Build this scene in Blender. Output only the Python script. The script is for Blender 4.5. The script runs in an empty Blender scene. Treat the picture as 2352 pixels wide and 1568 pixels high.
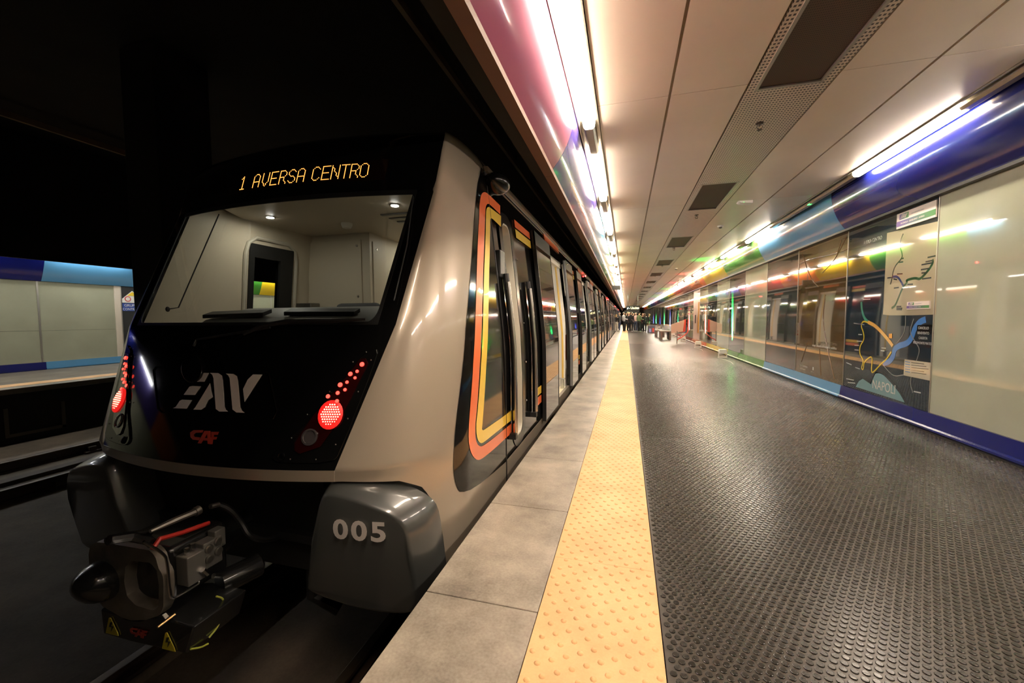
import bpy, math, random
from mathutils import Vector, Matrix
random.seed(7)
sc = bpy.context.scene
COL = sc.collection
# ------------------------------------------------------------------ camera
AX = [(0.96278, 0.00844693, -0.27015427), (0.27019026, -0.05671933, 0.96113482), (-0.00720433, -0.99835443, -0.05689051)]
FPX = 932.0; CX, CY = 1176.0, 784.0
EYE = (0.0, 0.0, 1.3)
cam = bpy.data.cameras.new('camera'); co = bpy.data.objects.new('camera', cam); COL.objects.link(co)
cam.sensor_width = 36.0; cam.lens = 36.0*FPX/2352.0; cam.clip_start = .05; cam.clip_end = 400
m = Matrix(((AX[0][0], -AX[0][1], -AX[0][2], 0), (AX[1][0], -AX[1][1], -AX[1][2], 0), (AX[2][0], -AX[2][1], -AX[2][2], EYE[2]), (0, 0, 0, 1)))
co.matrix_world = m
sc.camera = co
# ------------------------------------------------------------------ world, exposure
w = bpy.data.worlds.new('world'); sc.world = w; w.use_nodes = True
w.node_tree.nodes['Background'].inputs[0].default_value = (.001, .001, .001, 1)
w.node_tree.nodes['Background'].inputs[1].default_value = 0.3
sc.view_settings.view_transform = 'Standard'; sc.view_settings.look = 'None'
sc.view_settings.gamma = 1; sc.view_settings.use_curve_mapping = False
sc.view_settings.exposure = 0.0
TUBE = 72.0          # strength of the fluorescent diffusers
TUBE_COL = (1.0, .84, .66)
FARTUBE = 30.0

def ray(px, py):
    v = (px-CX, py-CY, FPX)
    return [sum(a[i]*v[i] for i in range(3)) for a in AX]
def P(px, py, x=None, y=None, z=None):
    """a measured point of the station: where the sight line of the photo meets the plane x=, y= or z="""
    d = ray(px, py)
    if x is not None: t = (x-EYE[0])/d[0]
    elif y is not None: t = (y-EYE[1])/d[1]
    else: t = (z-EYE[2])/d[2]
    return tuple(EYE[i]+d[i]*t for i in range(3))

# ------------------------------------------------------------------ materials
MC = {}
def mat(name, col=(.5, .5, .5), rough=.5, metal=0, coat=0, emit=None, es=0, var=0, vscale=8, bump=0, bscale=60, ior=1.5, trans=0, spec=.5, crough=.03, detail=4, rvar=0):
    if name in MC: return MC[name]
    M = bpy.data.materials.new(name); M.use_nodes = True
    nt = M.node_tree; b = nt.nodes['Principled BSDF']
    I = b.inputs
    I['Base Color'].default_value = (*col, 1); I['Roughness'].default_value = rough; I['Metallic'].default_value = metal
    I['IOR'].default_value = ior; I['Transmission Weight'].default_value = trans; I['Specular IOR Level'].default_value = spec
    I['Coat Weight'].default_value = coat; I['Coat Roughness'].default_value = crough
    if emit: I['Emission Color'].default_value = (*emit, 1); I['Emission Strength'].default_value = es
    tc = None
    if var or bump or rvar:
        tc = nt.nodes.new('ShaderNodeTexCoord')
    if var or rvar:
        n = nt.nodes.new('ShaderNodeTexNoise'); n.inputs['Scale'].default_value = vscale; n.inputs['Detail'].default_value = detail
        nt.links.new(tc.outputs['Object'], n.inputs['Vector'])
        if var:
            r = nt.nodes.new('ShaderNodeMapRange'); r.inputs[1].default_value = .3; r.inputs[2].default_value = .7
            r.inputs[3].default_value = 1-var; r.inputs[4].default_value = 1+var
            nt.links.new(n.outputs[0], r.inputs[0])
            mx = nt.nodes.new('ShaderNodeVectorMath'); mx.operation = 'SCALE'; mx.inputs[0].default_value = col
            nt.links.new(r.outputs[0], mx.inputs['Scale']); nt.links.new(mx.outputs[0], I['Base Color'])
        if rvar:
            r2 = nt.nodes.new('ShaderNodeMapRange'); r2.inputs[1].default_value = .3; r2.inputs[2].default_value = .7
            r2.inputs[3].default_value = max(0.02, rough-rvar); r2.inputs[4].default_value = rough+rvar
            nt.links.new(n.outputs[0], r2.inputs[0]); nt.links.new(r2.outputs[0], I['Roughness'])
    if bump:
        n2 = nt.nodes.new('ShaderNodeTexNoise'); n2.inputs['Scale'].default_value = bscale; n2.inputs['Detail'].default_value = 3
        nt.links.new(tc.outputs['Object'], n2.inputs['Vector'])
        bp = nt.nodes.new('ShaderNodeBump'); bp.inputs['Strength'].default_value = bump; bp.inputs['Distance'].default_value = .002
        nt.links.new(n2.outputs[0], bp.inputs['Height']); nt.links.new(bp.outputs[0], I['Normal'])
    MC[name] = M
    return M
def glass(name, tint=(1, 1, 1), refl=1.0, rough=.01):
    """thin pane: clear straight through, mirror by fresnel"""
    if name in MC: return MC[name]
    M = bpy.data.materials.new(name); M.use_nodes = True; nt = M.node_tree
    nt.nodes.remove(nt.nodes['Principled BSDF'])
    o = nt.nodes['Material Output']; t = nt.nodes.new('ShaderNodeBsdfTransparent'); g = nt.nodes.new('ShaderNodeBsdfGlossy')
    lw = nt.nodes.new('ShaderNodeLayerWeight'); lw.inputs[0].default_value = .5
    pw = nt.nodes.new('ShaderNodeMath'); pw.operation = 'POWER'; pw.inputs[1].default_value = 5; nt.links.new(lw.outputs['Facing'], pw.inputs[0])
    f = nt.nodes.new('ShaderNodeMath'); f.operation = 'MULTIPLY_ADD'; f.inputs[1].default_value = .96; f.inputs[2].default_value = .04; nt.links.new(pw.outputs[0], f.inputs[0])
    mx = nt.nodes.new('ShaderNodeMixShader')
    t.inputs[0].default_value = (*tint, 1); g.inputs['Roughness'].default_value = rough; g.inputs[0].default_value = (refl, refl, refl, 1)
    nt.links.new(f.outputs[0], mx.inputs[0]); nt.links.new(t.outputs[0], mx.inputs[1]); nt.links.new(g.outputs[0], mx.inputs[2]); nt.links.new(mx.outputs[0], o.inputs[0])
    MC[name] = M; return M
def emis(name, col, s, base=(.8, .8, .8)):
    if name in MC: return MC[name]
    return mat(name, base, .4, emit=col, es=s)
def dirty(name, c1, c2, scale=1.6, rough=.4, bump=.25, rvar=.12):
    """stained mineral surface: two noises mixed into the colour, fine grain"""
    if name in MC: return MC[name]
    M = mat(name, c1, rough); nt = M.node_tree; b = nt.nodes['Principled BSDF']
    tc = nt.nodes.new('ShaderNodeTexCoord')
    n = nt.nodes.new('ShaderNodeTexNoise'); n.inputs['Scale'].default_value = scale; n.inputs['Detail'].default_value = 8; n.inputs['Roughness'].default_value = .65
    n2 = nt.nodes.new('ShaderNodeTexNoise'); n2.inputs['Scale'].default_value = scale*38; n2.inputs['Detail'].default_value = 4
    mx = nt.nodes.new('ShaderNodeMix'); mx.data_type = 'RGBA'
    mx.inputs[6].default_value = (*c1, 1); mx.inputs[7].default_value = (*c2, 1)
    r = nt.nodes.new('ShaderNodeMapRange'); r.inputs[1].default_value = .35; r.inputs[2].default_value = .68
    a = nt.nodes.new('ShaderNodeMath'); a.operation = 'MULTIPLY_ADD'; a.inputs[1].default_value = .25; a.inputs[2].default_value = -.12
    a2 = nt.nodes.new('ShaderNodeMath'); a2.operation = 'ADD'
    for q in (n, n2): nt.links.new(tc.outputs['Object'], q.inputs['Vector'])
    nt.links.new(n2.outputs[0], a.inputs[0]); nt.links.new(n.outputs[0], a2.inputs[0]); nt.links.new(a.outputs[0], a2.inputs[1])
    nt.links.new(a2.outputs[0], r.inputs[0]); nt.links.new(r.outputs[0], mx.inputs[0]); nt.links.new(mx.outputs[2], b.inputs['Base Color'])
    r2 = nt.nodes.new('ShaderNodeMapRange'); r2.inputs[3].default_value = max(.05, rough-rvar); r2.inputs[4].default_value = rough+rvar
    nt.links.new(n.outputs[0], r2.inputs[0]); nt.links.new(r2.outputs[0], b.inputs['Roughness'])
    bp = nt.nodes.new('ShaderNodeBump'); bp.inputs['Strength'].default_value = bump; bp.inputs['Distance'].default_value = .002
    nt.links.new(n2.outputs[0], bp.inputs['Height']); nt.links.new(bp.outputs[0], b.inputs['Normal'])
    return M

# ------------------------------------------------------------------ mesh builder
class MB:
    def __init__(s): s.v = []; s.f = []; s.mi = []
    def add(s, vs, fs, mi=0):
        o = len(s.v); s.v += [tuple(p) for p in vs]; s.f += [tuple(i+o for i in f) for f in fs]; s.mi += [mi]*len(fs); return s
    def box(s, x0, x1, y0, y1, z0, z1, mi=0):
        vs = [(x, y, z) for z in (z0, z1) for y in (y0, y1) for x in (x0, x1)]
        return s.add(vs, [(0, 2, 3, 1), (4, 5, 7, 6), (0, 1, 5, 4), (2, 6, 7, 3), (0, 4, 6, 2), (1, 3, 7, 5)], mi)
    def hexa(s, vs, mi=0):
        return s.add(vs, [(0, 2, 3, 1), (4, 5, 7, 6), (0, 1, 5, 4), (2, 6, 7, 3), (0, 4, 6, 2), (1, 3, 7, 5)], mi)
    def grid(s, rows, mi=0, wrap=False):
        n = len(rows[0]); o = len(s.v)
        for r in rows: s.v += [tuple(p) for p in r]
        for i in range(len(rows)-1):
            for j in range(n if wrap else n-1):
                k = (j+1) % n
                s.f.append((o+i*n+j, o+i*n+k, o+(i+1)*n+k, o+(i+1)*n+j)); s.mi.append(mi)
        return s
    def sheet(s, rows, nrm, t, mi=0):
        """grid with thickness t along the vector function/constant nrm"""
        f = nrm if callable(nrm) else (lambda p: nrm)
        back = [[tuple(p[i]-f(p)[i]*t for i in range(3)) for p in r] for r in rows]
        s.grid(rows, mi); s.grid([r[::-1] for r in back], mi)
        R, n = len(rows), len(rows[0])
        s.grid([rows[0], back[0]], mi); s.grid([rows[-1][::-1], back[-1][::-1]], mi)
        s.grid([[r[0] for r in rows][::-1], [r[0] for r in back][::-1]], mi); s.grid([[r[-1] for r in rows], [r[-1] for r in back]], mi)
        return s
    def prism(s, poly, vec, mi=0):
        """poly = list of 3-D points (planar or nearly), extruded by vec"""
        n = len(poly); top = [tuple(p[i]+vec[i] for i in range(3)) for p in poly]
        return s.add(list(poly)+top, [tuple(range(n))[::-1], tuple(range(n, 2*n))]+[(i, (i+1) % n, n+(i+1) % n, n+i) for i in range(n)], mi)
    def tube(s, pts, r, seg=8, mi=0, caps=True):
        pts = [Vector(p) for p in pts]; rows = []; rr = r if isinstance(r, (list, tuple)) else [r]*len(pts)
        u = None
        for i, p in enumerate(pts):
            d = (pts[min(i+1, len(pts)-1)]-pts[max(i-1, 0)]).normalized()
            if u is None:
                u = d.cross(Vector((0, 0, 1)) if abs(d.z) < .9 else Vector((1, 0, 0))).normalized()
            else:
                u = (u-d*u.dot(d)).normalized()
            q = d.cross(u)
            rows.append([tuple(p+(u*math.cos(a)+q*math.sin(a))*rr[i]) for a in [2*math.pi*k/seg for k in range(seg)]])
        o = len(s.v); s.grid(rows, mi, wrap=True)
        if caps:
            n = len(rows); s.f.append(tuple(o+k for k in range(seg))[::-1]); s.mi.append(mi)
            s.f.append(tuple(o+(n-1)*seg+k for k in range(seg))); s.mi.append(mi)
        return s
    def lathe(s, c, axis, prof, seg=20, mi=0, sx=1, sy=1):
        """prof = [(distance along axis, radius)]"""
        a = Vector(axis).normalized(); u = a.cross(Vector((0, 0, 1)) if abs(a.z) < .9 else Vector((1, 0, 0))).normalized(); q = a.cross(u); c = Vector(c)
        rows = [[tuple(c+a*h+(u*math.cos(t)*sx+q*math.sin(t)*sy)*r) for t in [2*math.pi*k/seg for k in range(seg)]] for h, r in prof]
        o = len(s.v); s.grid(rows, mi, wrap=True); n = len(rows)
        s.f.append(tuple(o+k for k in range(seg))[::-1]); s.mi.append(mi); s.f.append(tuple(o+(n-1)*seg+k for k in range(seg))); s.mi.append(mi)
        return s
    def ball(s, c, rx, ry, rz, seg=14, rings=8, mi=0):
        rows = []
        for i in range(rings+1):
            t = math.pi*i/rings
            k = max(math.sin(t), .001)
            rows.append([(c[0]+rx*k*math.cos(a), c[1]+ry*k*math.sin(a), c[2]-rz*math.cos(t)) for a in [2*math.pi*j/seg for j in range(seg)]])
        return s.grid(rows, mi, wrap=True)
    def build_each(s, name, mats, parent=None, **k):
        """every loose piece becomes an object of its own"""
        par = list(range(len(s.v)))
        def find(i):
            while par[i] != i: par[i] = par[par[i]]; i = par[i]
            return i
        for f in s.f:
            a = find(f[0])
            for q in f[1:]: par[find(q)] = a
        groups = {}
        for f, mi in zip(s.f, s.mi): groups.setdefault(find(f[0]), []).append((f, mi))
        out = []
        for g in groups.values():
            mb = MB(); idx = {}
            for f, mi in g:
                nf = []
                for q in f:
                    if q not in idx: idx[q] = len(mb.v); mb.v.append(s.v[q])
                    nf.append(idx[q])
                mb.f.append(tuple(nf)); mb.mi.append(mi)
            out.append(mb.build(name, mats, parent, **k))
        return out
    def build(s, name, mats, parent=None, smooth=False, bevel=0, angle=40):
        me = bpy.data.meshes.new(name); me.from_pydata(s.v, [], s.f); 
        mats = mats if isinstance(mats, (list, tuple)) else [mats]
        for q in mats: me.materials.append(q)
        if len(mats) > 1: me.polygons.foreach_set('material_index', s.mi)
        me.validate()
        o = bpy.data.objects.new(name, me); COL.objects.link(o)
        if smooth:
            me.polygons.foreach_set('use_smooth', [True]*len(me.polygons))
            try: me.set_sharp_from_angle(angle=math.radians(angle))
            except Exception: pass
        if bevel:
            b = o.modifiers.new('bevel', 'BEVEL'); b.width = bevel; b.segments = 3; b.limit_method = 'ANGLE'; b.angle_limit = math.radians(35)
            me.polygons.foreach_set('use_smooth', [True]*len(me.polygons))
            o.modifiers.new('wn', 'WEIGHTED_NORMAL')
        if parent: setpar(o, parent)
        return o
def setpar(o, p):
    o.parent = p
    q = p; M = Matrix.Identity(4)
    chain = []
    while q: chain.append(q); q = q.parent
    for q in reversed(chain): M = M @ q.matrix_parent_inverse @ q.matrix_basis
    o.matrix_parent_inverse = M.inverted()
def thing(name, label, cat, loc=(0, 0, 0), group=None, kind=None):
    o = bpy.data.objects.new(name, None); COL.objects.link(o); o.location = loc; o.empty_display_size = .1
    tag(o, label, cat, group, kind); return o
def tag(o, label=None, cat=None, group=None, kind=None):
    if label: o['label'] = label
    if cat: o['category'] = cat
    if group: o['group'] = group
    if kind: o['kind'] = kind
    return o
def kids(o): return [c for c in bpy.data.objects if c.parent == o]
def copy_tree(o, loc, label=None, rz=None, scale=None, _k=None):
    r = o.copy(); COL.objects.link(r); r.location = loc
    if rz is not None: r.rotation_euler = (0, 0, rz)
    if scale: r.scale = scale
    if label: r['label'] = label
    for c in (_k if _k is not None else o.children):
        d = c.copy(); COL.objects.link(d); mi = c.matrix_parent_inverse.copy(); d.parent = r; d.matrix_parent_inverse = mi
        for g in c.children:
            e = g.copy(); COL.objects.link(e); mi = g.matrix_parent_inverse.copy(); e.parent = d; e.matrix_parent_inverse = mi
    return r
def txt(body, size, origin, u, v, material, parent, name='lettering', bold=0, extr=.0006, align='LEFT', sx=1, shear=0, warp=None, space=1):
    cu = bpy.data.curves.new(name, 'FONT'); cu.body = body; cu.size = size; cu.extrude = extr; cu.offset = bold; cu.align_x = align; cu.resolution_u = 4; cu.shear = shear; cu.space_character = space
    t = bpy.data.objects.new('tmp', cu); COL.objects.link(t)
    dg = bpy.context.evaluated_depsgraph_get(); me = bpy.data.meshes.new_from_object(t.evaluated_get(dg))
    bpy.data.objects.remove(t); u = Vector(u).normalized(); v = Vector(v).normalized(); n = u.cross(v); o0 = Vector(origin)
    for q in me.vertices:
        p = o0+u*(q.co.x*sx)+v*q.co.y+n*q.co.z
        q.co = warp(p) if warp else p
    me.materials.clear(); me.materials.append(material)
    o = bpy.data.objects.new(name, me); COL.objects.link(o)
    if parent: setpar(o, parent)
    return o
def lerp(tab, x):
    if x <= tab[0][0]: return tab[0][1]
    for (a, b), (c, d) in zip(tab, tab[1:]):
        if x <= c: return b+(d-b)*(x-a)/(c-a)
    return tab[-1][1]
ORD = ['first', 'second', 'third', 'fourth', 'fifth', 'sixth', 'seventh', 'eighth', 'ninth', 'tenth', 'eleventh', 'twelfth']

# ------------------------------------------------------------------ palette
M_coping = dirty('coping_stone', (.44, .385, .31), (.17, .145, .115), 2.1, .33, .2, .14)
M_tact = dirty('tactile_rubber', (.84, .50, .22), (.70, .39, .165), 3.0, .5, .15, .08)
M_rubber = dirty('black_rubber_floor', (.058, .048, .037), (.040, .033, .026), 2.5, .33, .04, .03)
M_stud = mat('rubber_stud', (.020, .018, .015), .26, var=.25, vscale=30, rvar=.06)
M_ceil = mat('ceiling_panel_enamel', (.80, .70, .585), .34, coat=.35, crough=.3, var=.05, vscale=1.3)
M_gap = mat('ceiling_gap', (.11, .08, .05), .5)
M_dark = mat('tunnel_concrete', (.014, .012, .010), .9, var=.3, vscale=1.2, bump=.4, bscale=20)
M_bed = dirty('track_slab', (.13, .095, .062), (.06, .045, .03), 1.3, .8, .6, .1)
M_blackgloss = mat('black_gloss_paint', (.004, .004, .004), .07, ior=1.42)
M_blacksatin = mat('black_satin_paint', (.005, .005, .005), .22, ior=1.4)
M_beige = mat('beige_metallic_paint', (.40, .34, .265), .30, metal=.25, coat=.8, crough=.06, var=.03, vscale=400)
M_grey = mat('grey_metallic_paint', (.075, .078, .075), .32, metal=.3, coat=.7, crough=.08)
M_orange = mat('orange_film', (.85, .17, .05), .3, coat=.4)
M_yellow = mat('yellow_film', (.88, .60, .07), .3, coat=.4)
M_blackmat = mat('black_matt', (.012, .012, .012), .55)
M_seal = mat('black_rubber_seal', (.01, .01, .01), .4)
M_chrome = mat('brushed_steel', (.62, .6, .57), .22, metal=1)
M_dsteel = mat('dull_steel', (.25, .23, .2), .4, metal=.9)
M_white = mat('white_lining', (.82, .79, .72), .4)
M_cabwall = mat('cab_lining', (.56, .49, .38), .5, bump=.1, bscale=300)
M_alu = mat('aluminium_trim', (.45, .42, .36), .35, metal=.8)

# ================================================================== LARGE STRUCTURE
Y0, Y1 = -9.0, 84.0
EDGE, WALL = -0.91, 3.3
# ---- floor
floor = MB().box(EDGE, 3.6, Y0, Y1, -.25, -.03).build('floor', M_dark); floor['kind'] = 'structure'
seams = [Y0, -6.3, -5.3, -4.3, -3.3, -2.3, -1.3, -.3, .7, 1.69, 2.655]+[3.65+i for i in range(80)]
seams = [s for s in seams if s <= Y1]
slab_mesh = None
for i, (a, b) in enumerate(zip(seams, seams[1:])):
    o = MB().box(EDGE, -.366, a+.002, b-.002, -.1, 0).build('coping_slab', M_coping, floor, bevel=.004 if a < 8 and a > 0 else 0)
for i in range(93):
    a = Y0+.12+i*1.0
    if a > Y1-1: break
    MB().box(-.362, .150, a+.0006, a+.9994, -.03, .004).build('tactile_tile', M_tact, floor)
# domes on the tactile strip: square lattice turned by thirty degrees
dm = MB(); ax = (.0505, .0290); bx_ = (-.0290, .0505)
base8 = [(math.cos(k*math.pi/4+.2), math.sin(k*math.pi/4+.2)) for k in range(8)]
for i in range(-30, 700):
    for j in range(-700, 700):
        x = ax[0]*i+bx_[0]*j; y = ax[1]*i+bx_[1]*j+1.0
        if not (-.345 < x < .136 and .6 < y < 24): continue
        o = len(dm.v)
        for r, h in ((.0135, .0035), (.0105, .0068), (.005, .0088)):
            dm.v += [(x+c*r, y+s*r, h) for c, s in base8]
        dm.v.append((x, y, .0092))
        for q in (0, 8):
            dm.f += [(o+q+k, o+q+(k+1) % 8, o+q+8+(k+1) % 8, o+q+8+k) for k in range(8)]
        dm.f += [(o+16+k, o+16+(k+1) % 8, o+24) for k in range(8)]
dm.mi = [0]*len(dm.f)
o = dm.build('tactile_domes', M_tact, floor, smooth=True, angle=80); o['kind'] = 'stuff'
MB().box(.155, WALL-.02, Y0, Y1, -.03, 0).build('rubber_flooring', M_rubber, floor)
# raised studs of the rubber floor, staggered, real up to 9.5 m away
sm = MB(); pit = .0355; row = 0; y = .9
n10 = [(math.cos(2*math.pi*k/10), math.sin(2*math.pi*k/10)) for k in range(10)]
F10 = [(k, (k+1) % 10, 10+(k+1) % 10, 10+k) for k in range(10)]+[(10+k, 10+(k+1) % 10, 20+(k+1) % 10, 20+k) for k in range(10)]+[tuple(range(20, 30))]
n6 = [(math.cos(2*math.pi*k/6), math.sin(2*math.pi*k/6)) for k in range(6)]
while y < 21:
    x = .178+(pit/2 if row % 2 else 0)
    near = y < 4.6; far = y > 14; hh = .0033*max(.1, min(1, 1-(y-4.6)/10))
    while x < WALL-.03:
        if y < 1.6 and x > 2.2: break
        o = len(sm.v)
        if near:
            sm.v += [(x+c*.0135, y+s*.0135, .0) for c, s in n10]+[(x+c*.0125, y+s*.0125, .0028) for c, s in n10]+[(x+c*.0112, y+s*.0112, .0033) for c, s in n10]
            sm.f += [tuple(q+o for q in f) for f in F10]
        else:
            sm.v += [(x+c*.0135, y+s*.0135, 0) for c, s in n6]+[(x+c*.012, y+s*.012, hh) for c, s in n6]
            sm.f += ([] if far else [(o+k, o+(k+1) % 6, o+6+(k+1) % 6, o+6+k) for k in range(6)])+[tuple(range(o+6, o+12))]
        x += pit
    y += pit*.866; row += 1
sm.mi = [0]*len(sm.f)
o = sm.build('rubber_studs', M_stud, floor); o['kind'] = 'stuff'

# ---- ceiling
CZ = 3.2
M_perf = mat('perforated_panel', (.68, .59, .49), .34, coat=.3, crough=.3)
nt = M_perf.node_tree; tc = nt.nodes.new('ShaderNodeTexCoord'); sp = nt.nodes.new('ShaderNodeSeparateXYZ'); nt.links.new(tc.outputs['Object'], sp.inputs[0])
prev = None
for ax_i, (per, half) in enumerate(((.0262, .30), (.040, .24))):
    a = nt.nodes.new('ShaderNodeMath'); a.operation = 'DIVIDE'; a.inputs[1].default_value = per; nt.links.new(sp.outputs[ax_i], a.inputs[0])
    f = nt.nodes.new('ShaderNodeMath'); f.operation = 'FRACT'; nt.links.new(a.outputs[0], f.inputs[0])
    s_ = nt.nodes.new('ShaderNodeMath'); s_.operation = 'SUBTRACT'; s_.inputs[1].default_value = .5; nt.links.new(f.outputs[0], s_.inputs[0])
    b_ = nt.nodes.new('ShaderNodeMath'); b_.operation = 'ABSOLUTE'; nt.links.new(s_.outputs[0], b_.inputs[0])
    l_ = nt.nodes.new('ShaderNodeMath'); l_.operation = 'LESS_THAN'; l_.inputs[1].default_value = half; nt.links.new(b_.outputs[0], l_.inputs[0])
    if prev is None: prev = l_
    else:
        mu = nt.nodes.new('ShaderNodeMath'); mu.operation = 'MULTIPLY'; nt.links.new(prev.outputs[0], mu.inputs[0]); nt.links.new(l_.outputs[0], mu.inputs[1]); prev = mu
mx = nt.nodes.new('ShaderNodeMix'); mx.data_type = 'RGBA'; mx.inputs[6].default_value = (.68, .59, .49, 1); mx.inputs[7].default_value = (.03, .02, .015, 1)
nt.links.new(prev.outputs[0], mx.inputs[0]); nt.links.new(mx.outputs[2], nt.nodes['Principled BSDF'].inputs['Base Color'])
M_grille = mat('vent_mesh', (.055, .038, .026), .6)
nt = M_grille.node_tree; b = nt.nodes['Principled BSDF']; tc = nt.nodes.new('ShaderNodeTexCoord'); wv = nt.nodes.new('ShaderNodeTexWave'); wv.inputs['Scale'].default_value = 14; wv.bands_direction = 'Y'
wv2 = nt.nodes.new('ShaderNodeTexWave'); wv2.inputs['Scale'].default_value = 24; wv2.bands_direction = 'X'
mm = nt.nodes.new('ShaderNodeMath'); mm.operation = 'MULTIPLY'; cr = nt.nodes.new('ShaderNodeMix'); cr.data_type = 'RGBA'; cr.inputs[6].default_value = (.10, .068, .045, 1); cr.inputs[7].default_value = (.022, .015, .01, 1)
for q in (wv, wv2): nt.links.new(tc.outputs['Object'], q.inputs['Vector'])
nt.links.new(wv.outputs['Fac'], mm.inputs[0]); nt.links.new(wv2.outputs['Fac'], mm.inputs[1]); nt.links.new(mm.outputs[0], cr.inputs[0]); nt.links.new(cr.outputs[2], b.inputs['Base Color'])

ceiling = MB().box(-.52, 3.2, Y0, Y1, CZ+.10, CZ+.2).build('ceiling', M_gap); ceiling['kind'] = 'structure'
SEAM = [3.84+3.68*k for k in range(-4, 23)]; SEAM[0] = Y0
cols = [(-.262, .334), (.356, .945), (1.60, 2.198), (2.220, 2.838)]
panel_me = {}
for ci, (a, b) in enumerate(cols):
    for k in range(len(SEAM)-1):
        y0, y1 = SEAM[k]+.003, SEAM[k+1]-.003
        MB().box(a, b, y0, y1, CZ, CZ+.02).build('ceiling_panel', M_ceil, ceiling)
VX0, VX1 = 1.035, 1.51
vents = []
for k in range(-2, 19):
    e = 3.955+4.0*k; vents.append((e-(1.9 if k == 0 else 1.47), e))
px0 = Y0
for (a, b) in vents:
    if a < Y0 or b > Y1: continue
    MB().box(.960, 1.588, px0, a, CZ, CZ+.015).build('perforated_panel', M_perf, ceiling)
    MB().box(.960, VX0, a, b, CZ, CZ+.015).box(VX1, 1.588, a, b, CZ, CZ+.015).build('perforated_panel', M_perf, ceiling)
    MB().box(VX0, VX1, a, b, CZ+.012, CZ+.03).build('vent_grille', M_grille, ceiling)
    fr = MB(); 
    for q in ((VX0-.012, VX0+.012, a, b), (VX1-.012, VX1+.012, a, b), (VX0-.012, VX1+.012, a-.012, a+.012), (VX0-.012, VX1+.012, b-.012, b+.012)): fr.box(*q, CZ-.006, CZ+.012)
    fr.build('vent_frame', M_alu, ceiling)
    px0 = b
MB().box(.960, 1.588, px0, Y1, CZ, CZ+.015).build('perforated_panel', M_perf, ceiling)
for x in (.345, .952, 1.594, 2.209):
    MB().box(x-.011, x+.011, Y0, Y1, CZ+.018, CZ+.05).build('joint_profile', mat('joint_profile', (.22, .16, .09), .4, metal=.3), ceiling)

# ---- colour cycle of cornice and skirting
CC = dict(navy=(.007, .011, .13), ltblue=(.10, .30, .52), green=(.06, .27, .035), yellow=(.80, .55, .02), orange=(.85, .22, .04), maroon=(.30, .03, .02), red=(.75, .06, .03), pink=(.55, .17, .30), violet=(.10, .07, .35))
def cmat(c): return mat('enamel_'+c, CC[c], .2, coat=.8, crough=.07, ior=1.45, spec=.3)
seqR = ['navy', 'navy', 'navy', 'navy', 'ltblue', 'green', 'yellow', 'orange', 'maroon', 'red', 'yellow', 'green', 'ltblue', 'navy', 'pink', 'violet', 'navy', 'ltblue', 'green', 'yellow', 'orange', 'red', 'maroon', 'red', 'orange']
seqL = ['violet', 'maroon', 'pink', 'pink', 'violet', 'ltblue', 'green', 'yellow', 'orange', 'red', 'pink', 'violet', 'ltblue', 'green', 'yellow', 'orange', 'red', 'pink', 'violet', 'ltblue', 'green', 'yellow', 'orange', 'red', 'pink']
def cornice(x0, sgn, R, zb, zt, ys, ye, mt, parent, n=12):
    rows = []
    for i in range(n+1):
        z = zt+(zb-zt)*i/n; x = x0+sgn*(R-math.sqrt(R*R-(zt-z)**2)); rows.append([(x, ys, z), (x, ye, z)])
    if sgn < 0: rows = [r[::-1] for r in rows]
    return MB().sheet(rows, (-sgn, 0, 0), .02).build('cornice_panel', mt, parent, smooth=True, angle=60)
wall_r = MB().box(WALL+.02, WALL+.3, Y0, Y1, -.1, 4.0).build('wall_right', M_dark); wall_r['kind'] = 'structure'
bndR = [7.52+3.7*(k-3) for k in range(24)]; bndR = [Y0]+[q for q in bndR if Y0 < q < Y1-2]+[Y1]
skirt_prof = [(3.262, .012), (3.245, .03), (3.245, .05), (3.268, .062), (3.285, .21), (3.30, .21)]
for k in range(len(bndR)-1):
    a, b = bndR[k]+.002, bndR[k+1]-.002; mt = cmat(seqR[k]); 
    cornice(3.05, 1, .9, 2.635, CZ, a, b, mt, wall_r)
    MB().sheet([[(x, a, z), (x, b, z)] for x, z in skirt_prof], (-1, 0, 0), -.012).build('skirting_panel', mt, wall_r)
MB().box(3.225, 3.262, Y0, Y1, .0, .014).build('skirting_gasket', M_blackmat, wall_r)
MB().box(3.225, 3.30, Y0, Y1, 2.60, 2.632).build('cornice_edge', M_seal, wall_r)
# glazed wall panels: pale and dark alternate
def wallglass(name, c): return mat(name, c, .035, coat=1, crough=.02, ior=1.55, var=.06, vscale=1.5)
G_lt = wallglass('pale_glazed_panel', (.38, .41, .31)); G_dk = wallglass('dark_glazed_panel', (.055, .06, .057)); G_wh = wallglass('white_glazed_panel', (.5, .5, .42))
G_map = wallglass('map_ground_navy', (.018, .03, .042)); G_poster = wallglass('brown_poster', (.10, .065, .03))
pb = [Y0, -3.65, -1.8, .05, 1.9, 3.75, 5.61, 7.50, 9.36, 11.21]+[11.21+1.86*k for k in range(1, 40)]
pb = [p for p in pb if p < Y1]
for k in range(len(pb)-1):
    a, b = pb[k], pb[k+1]
    if abs(a-5.61) < .01: mt = G_map
    elif abs(a-7.5) < .01: mt = G_poster
    elif a < 5.6: mt = G_lt
    else: mt = G_dk if k % 2 == 0 else G_lt
    if 20.3 < a < 20.7: mt = mat('platform_door_paint', (.70, .58, .50), .25, coat=.5)
    MB().box(3.292, 3.325, a+.006, b-.006, .205, 2.61).build('wall_panel', mt, wall_r)
    MB().box(3.290 if a > 12 else 3.285, 3.30, b-.006, b+.006, .205, 2.61).build('panel_joint', M_alu, wall_r)

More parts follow.
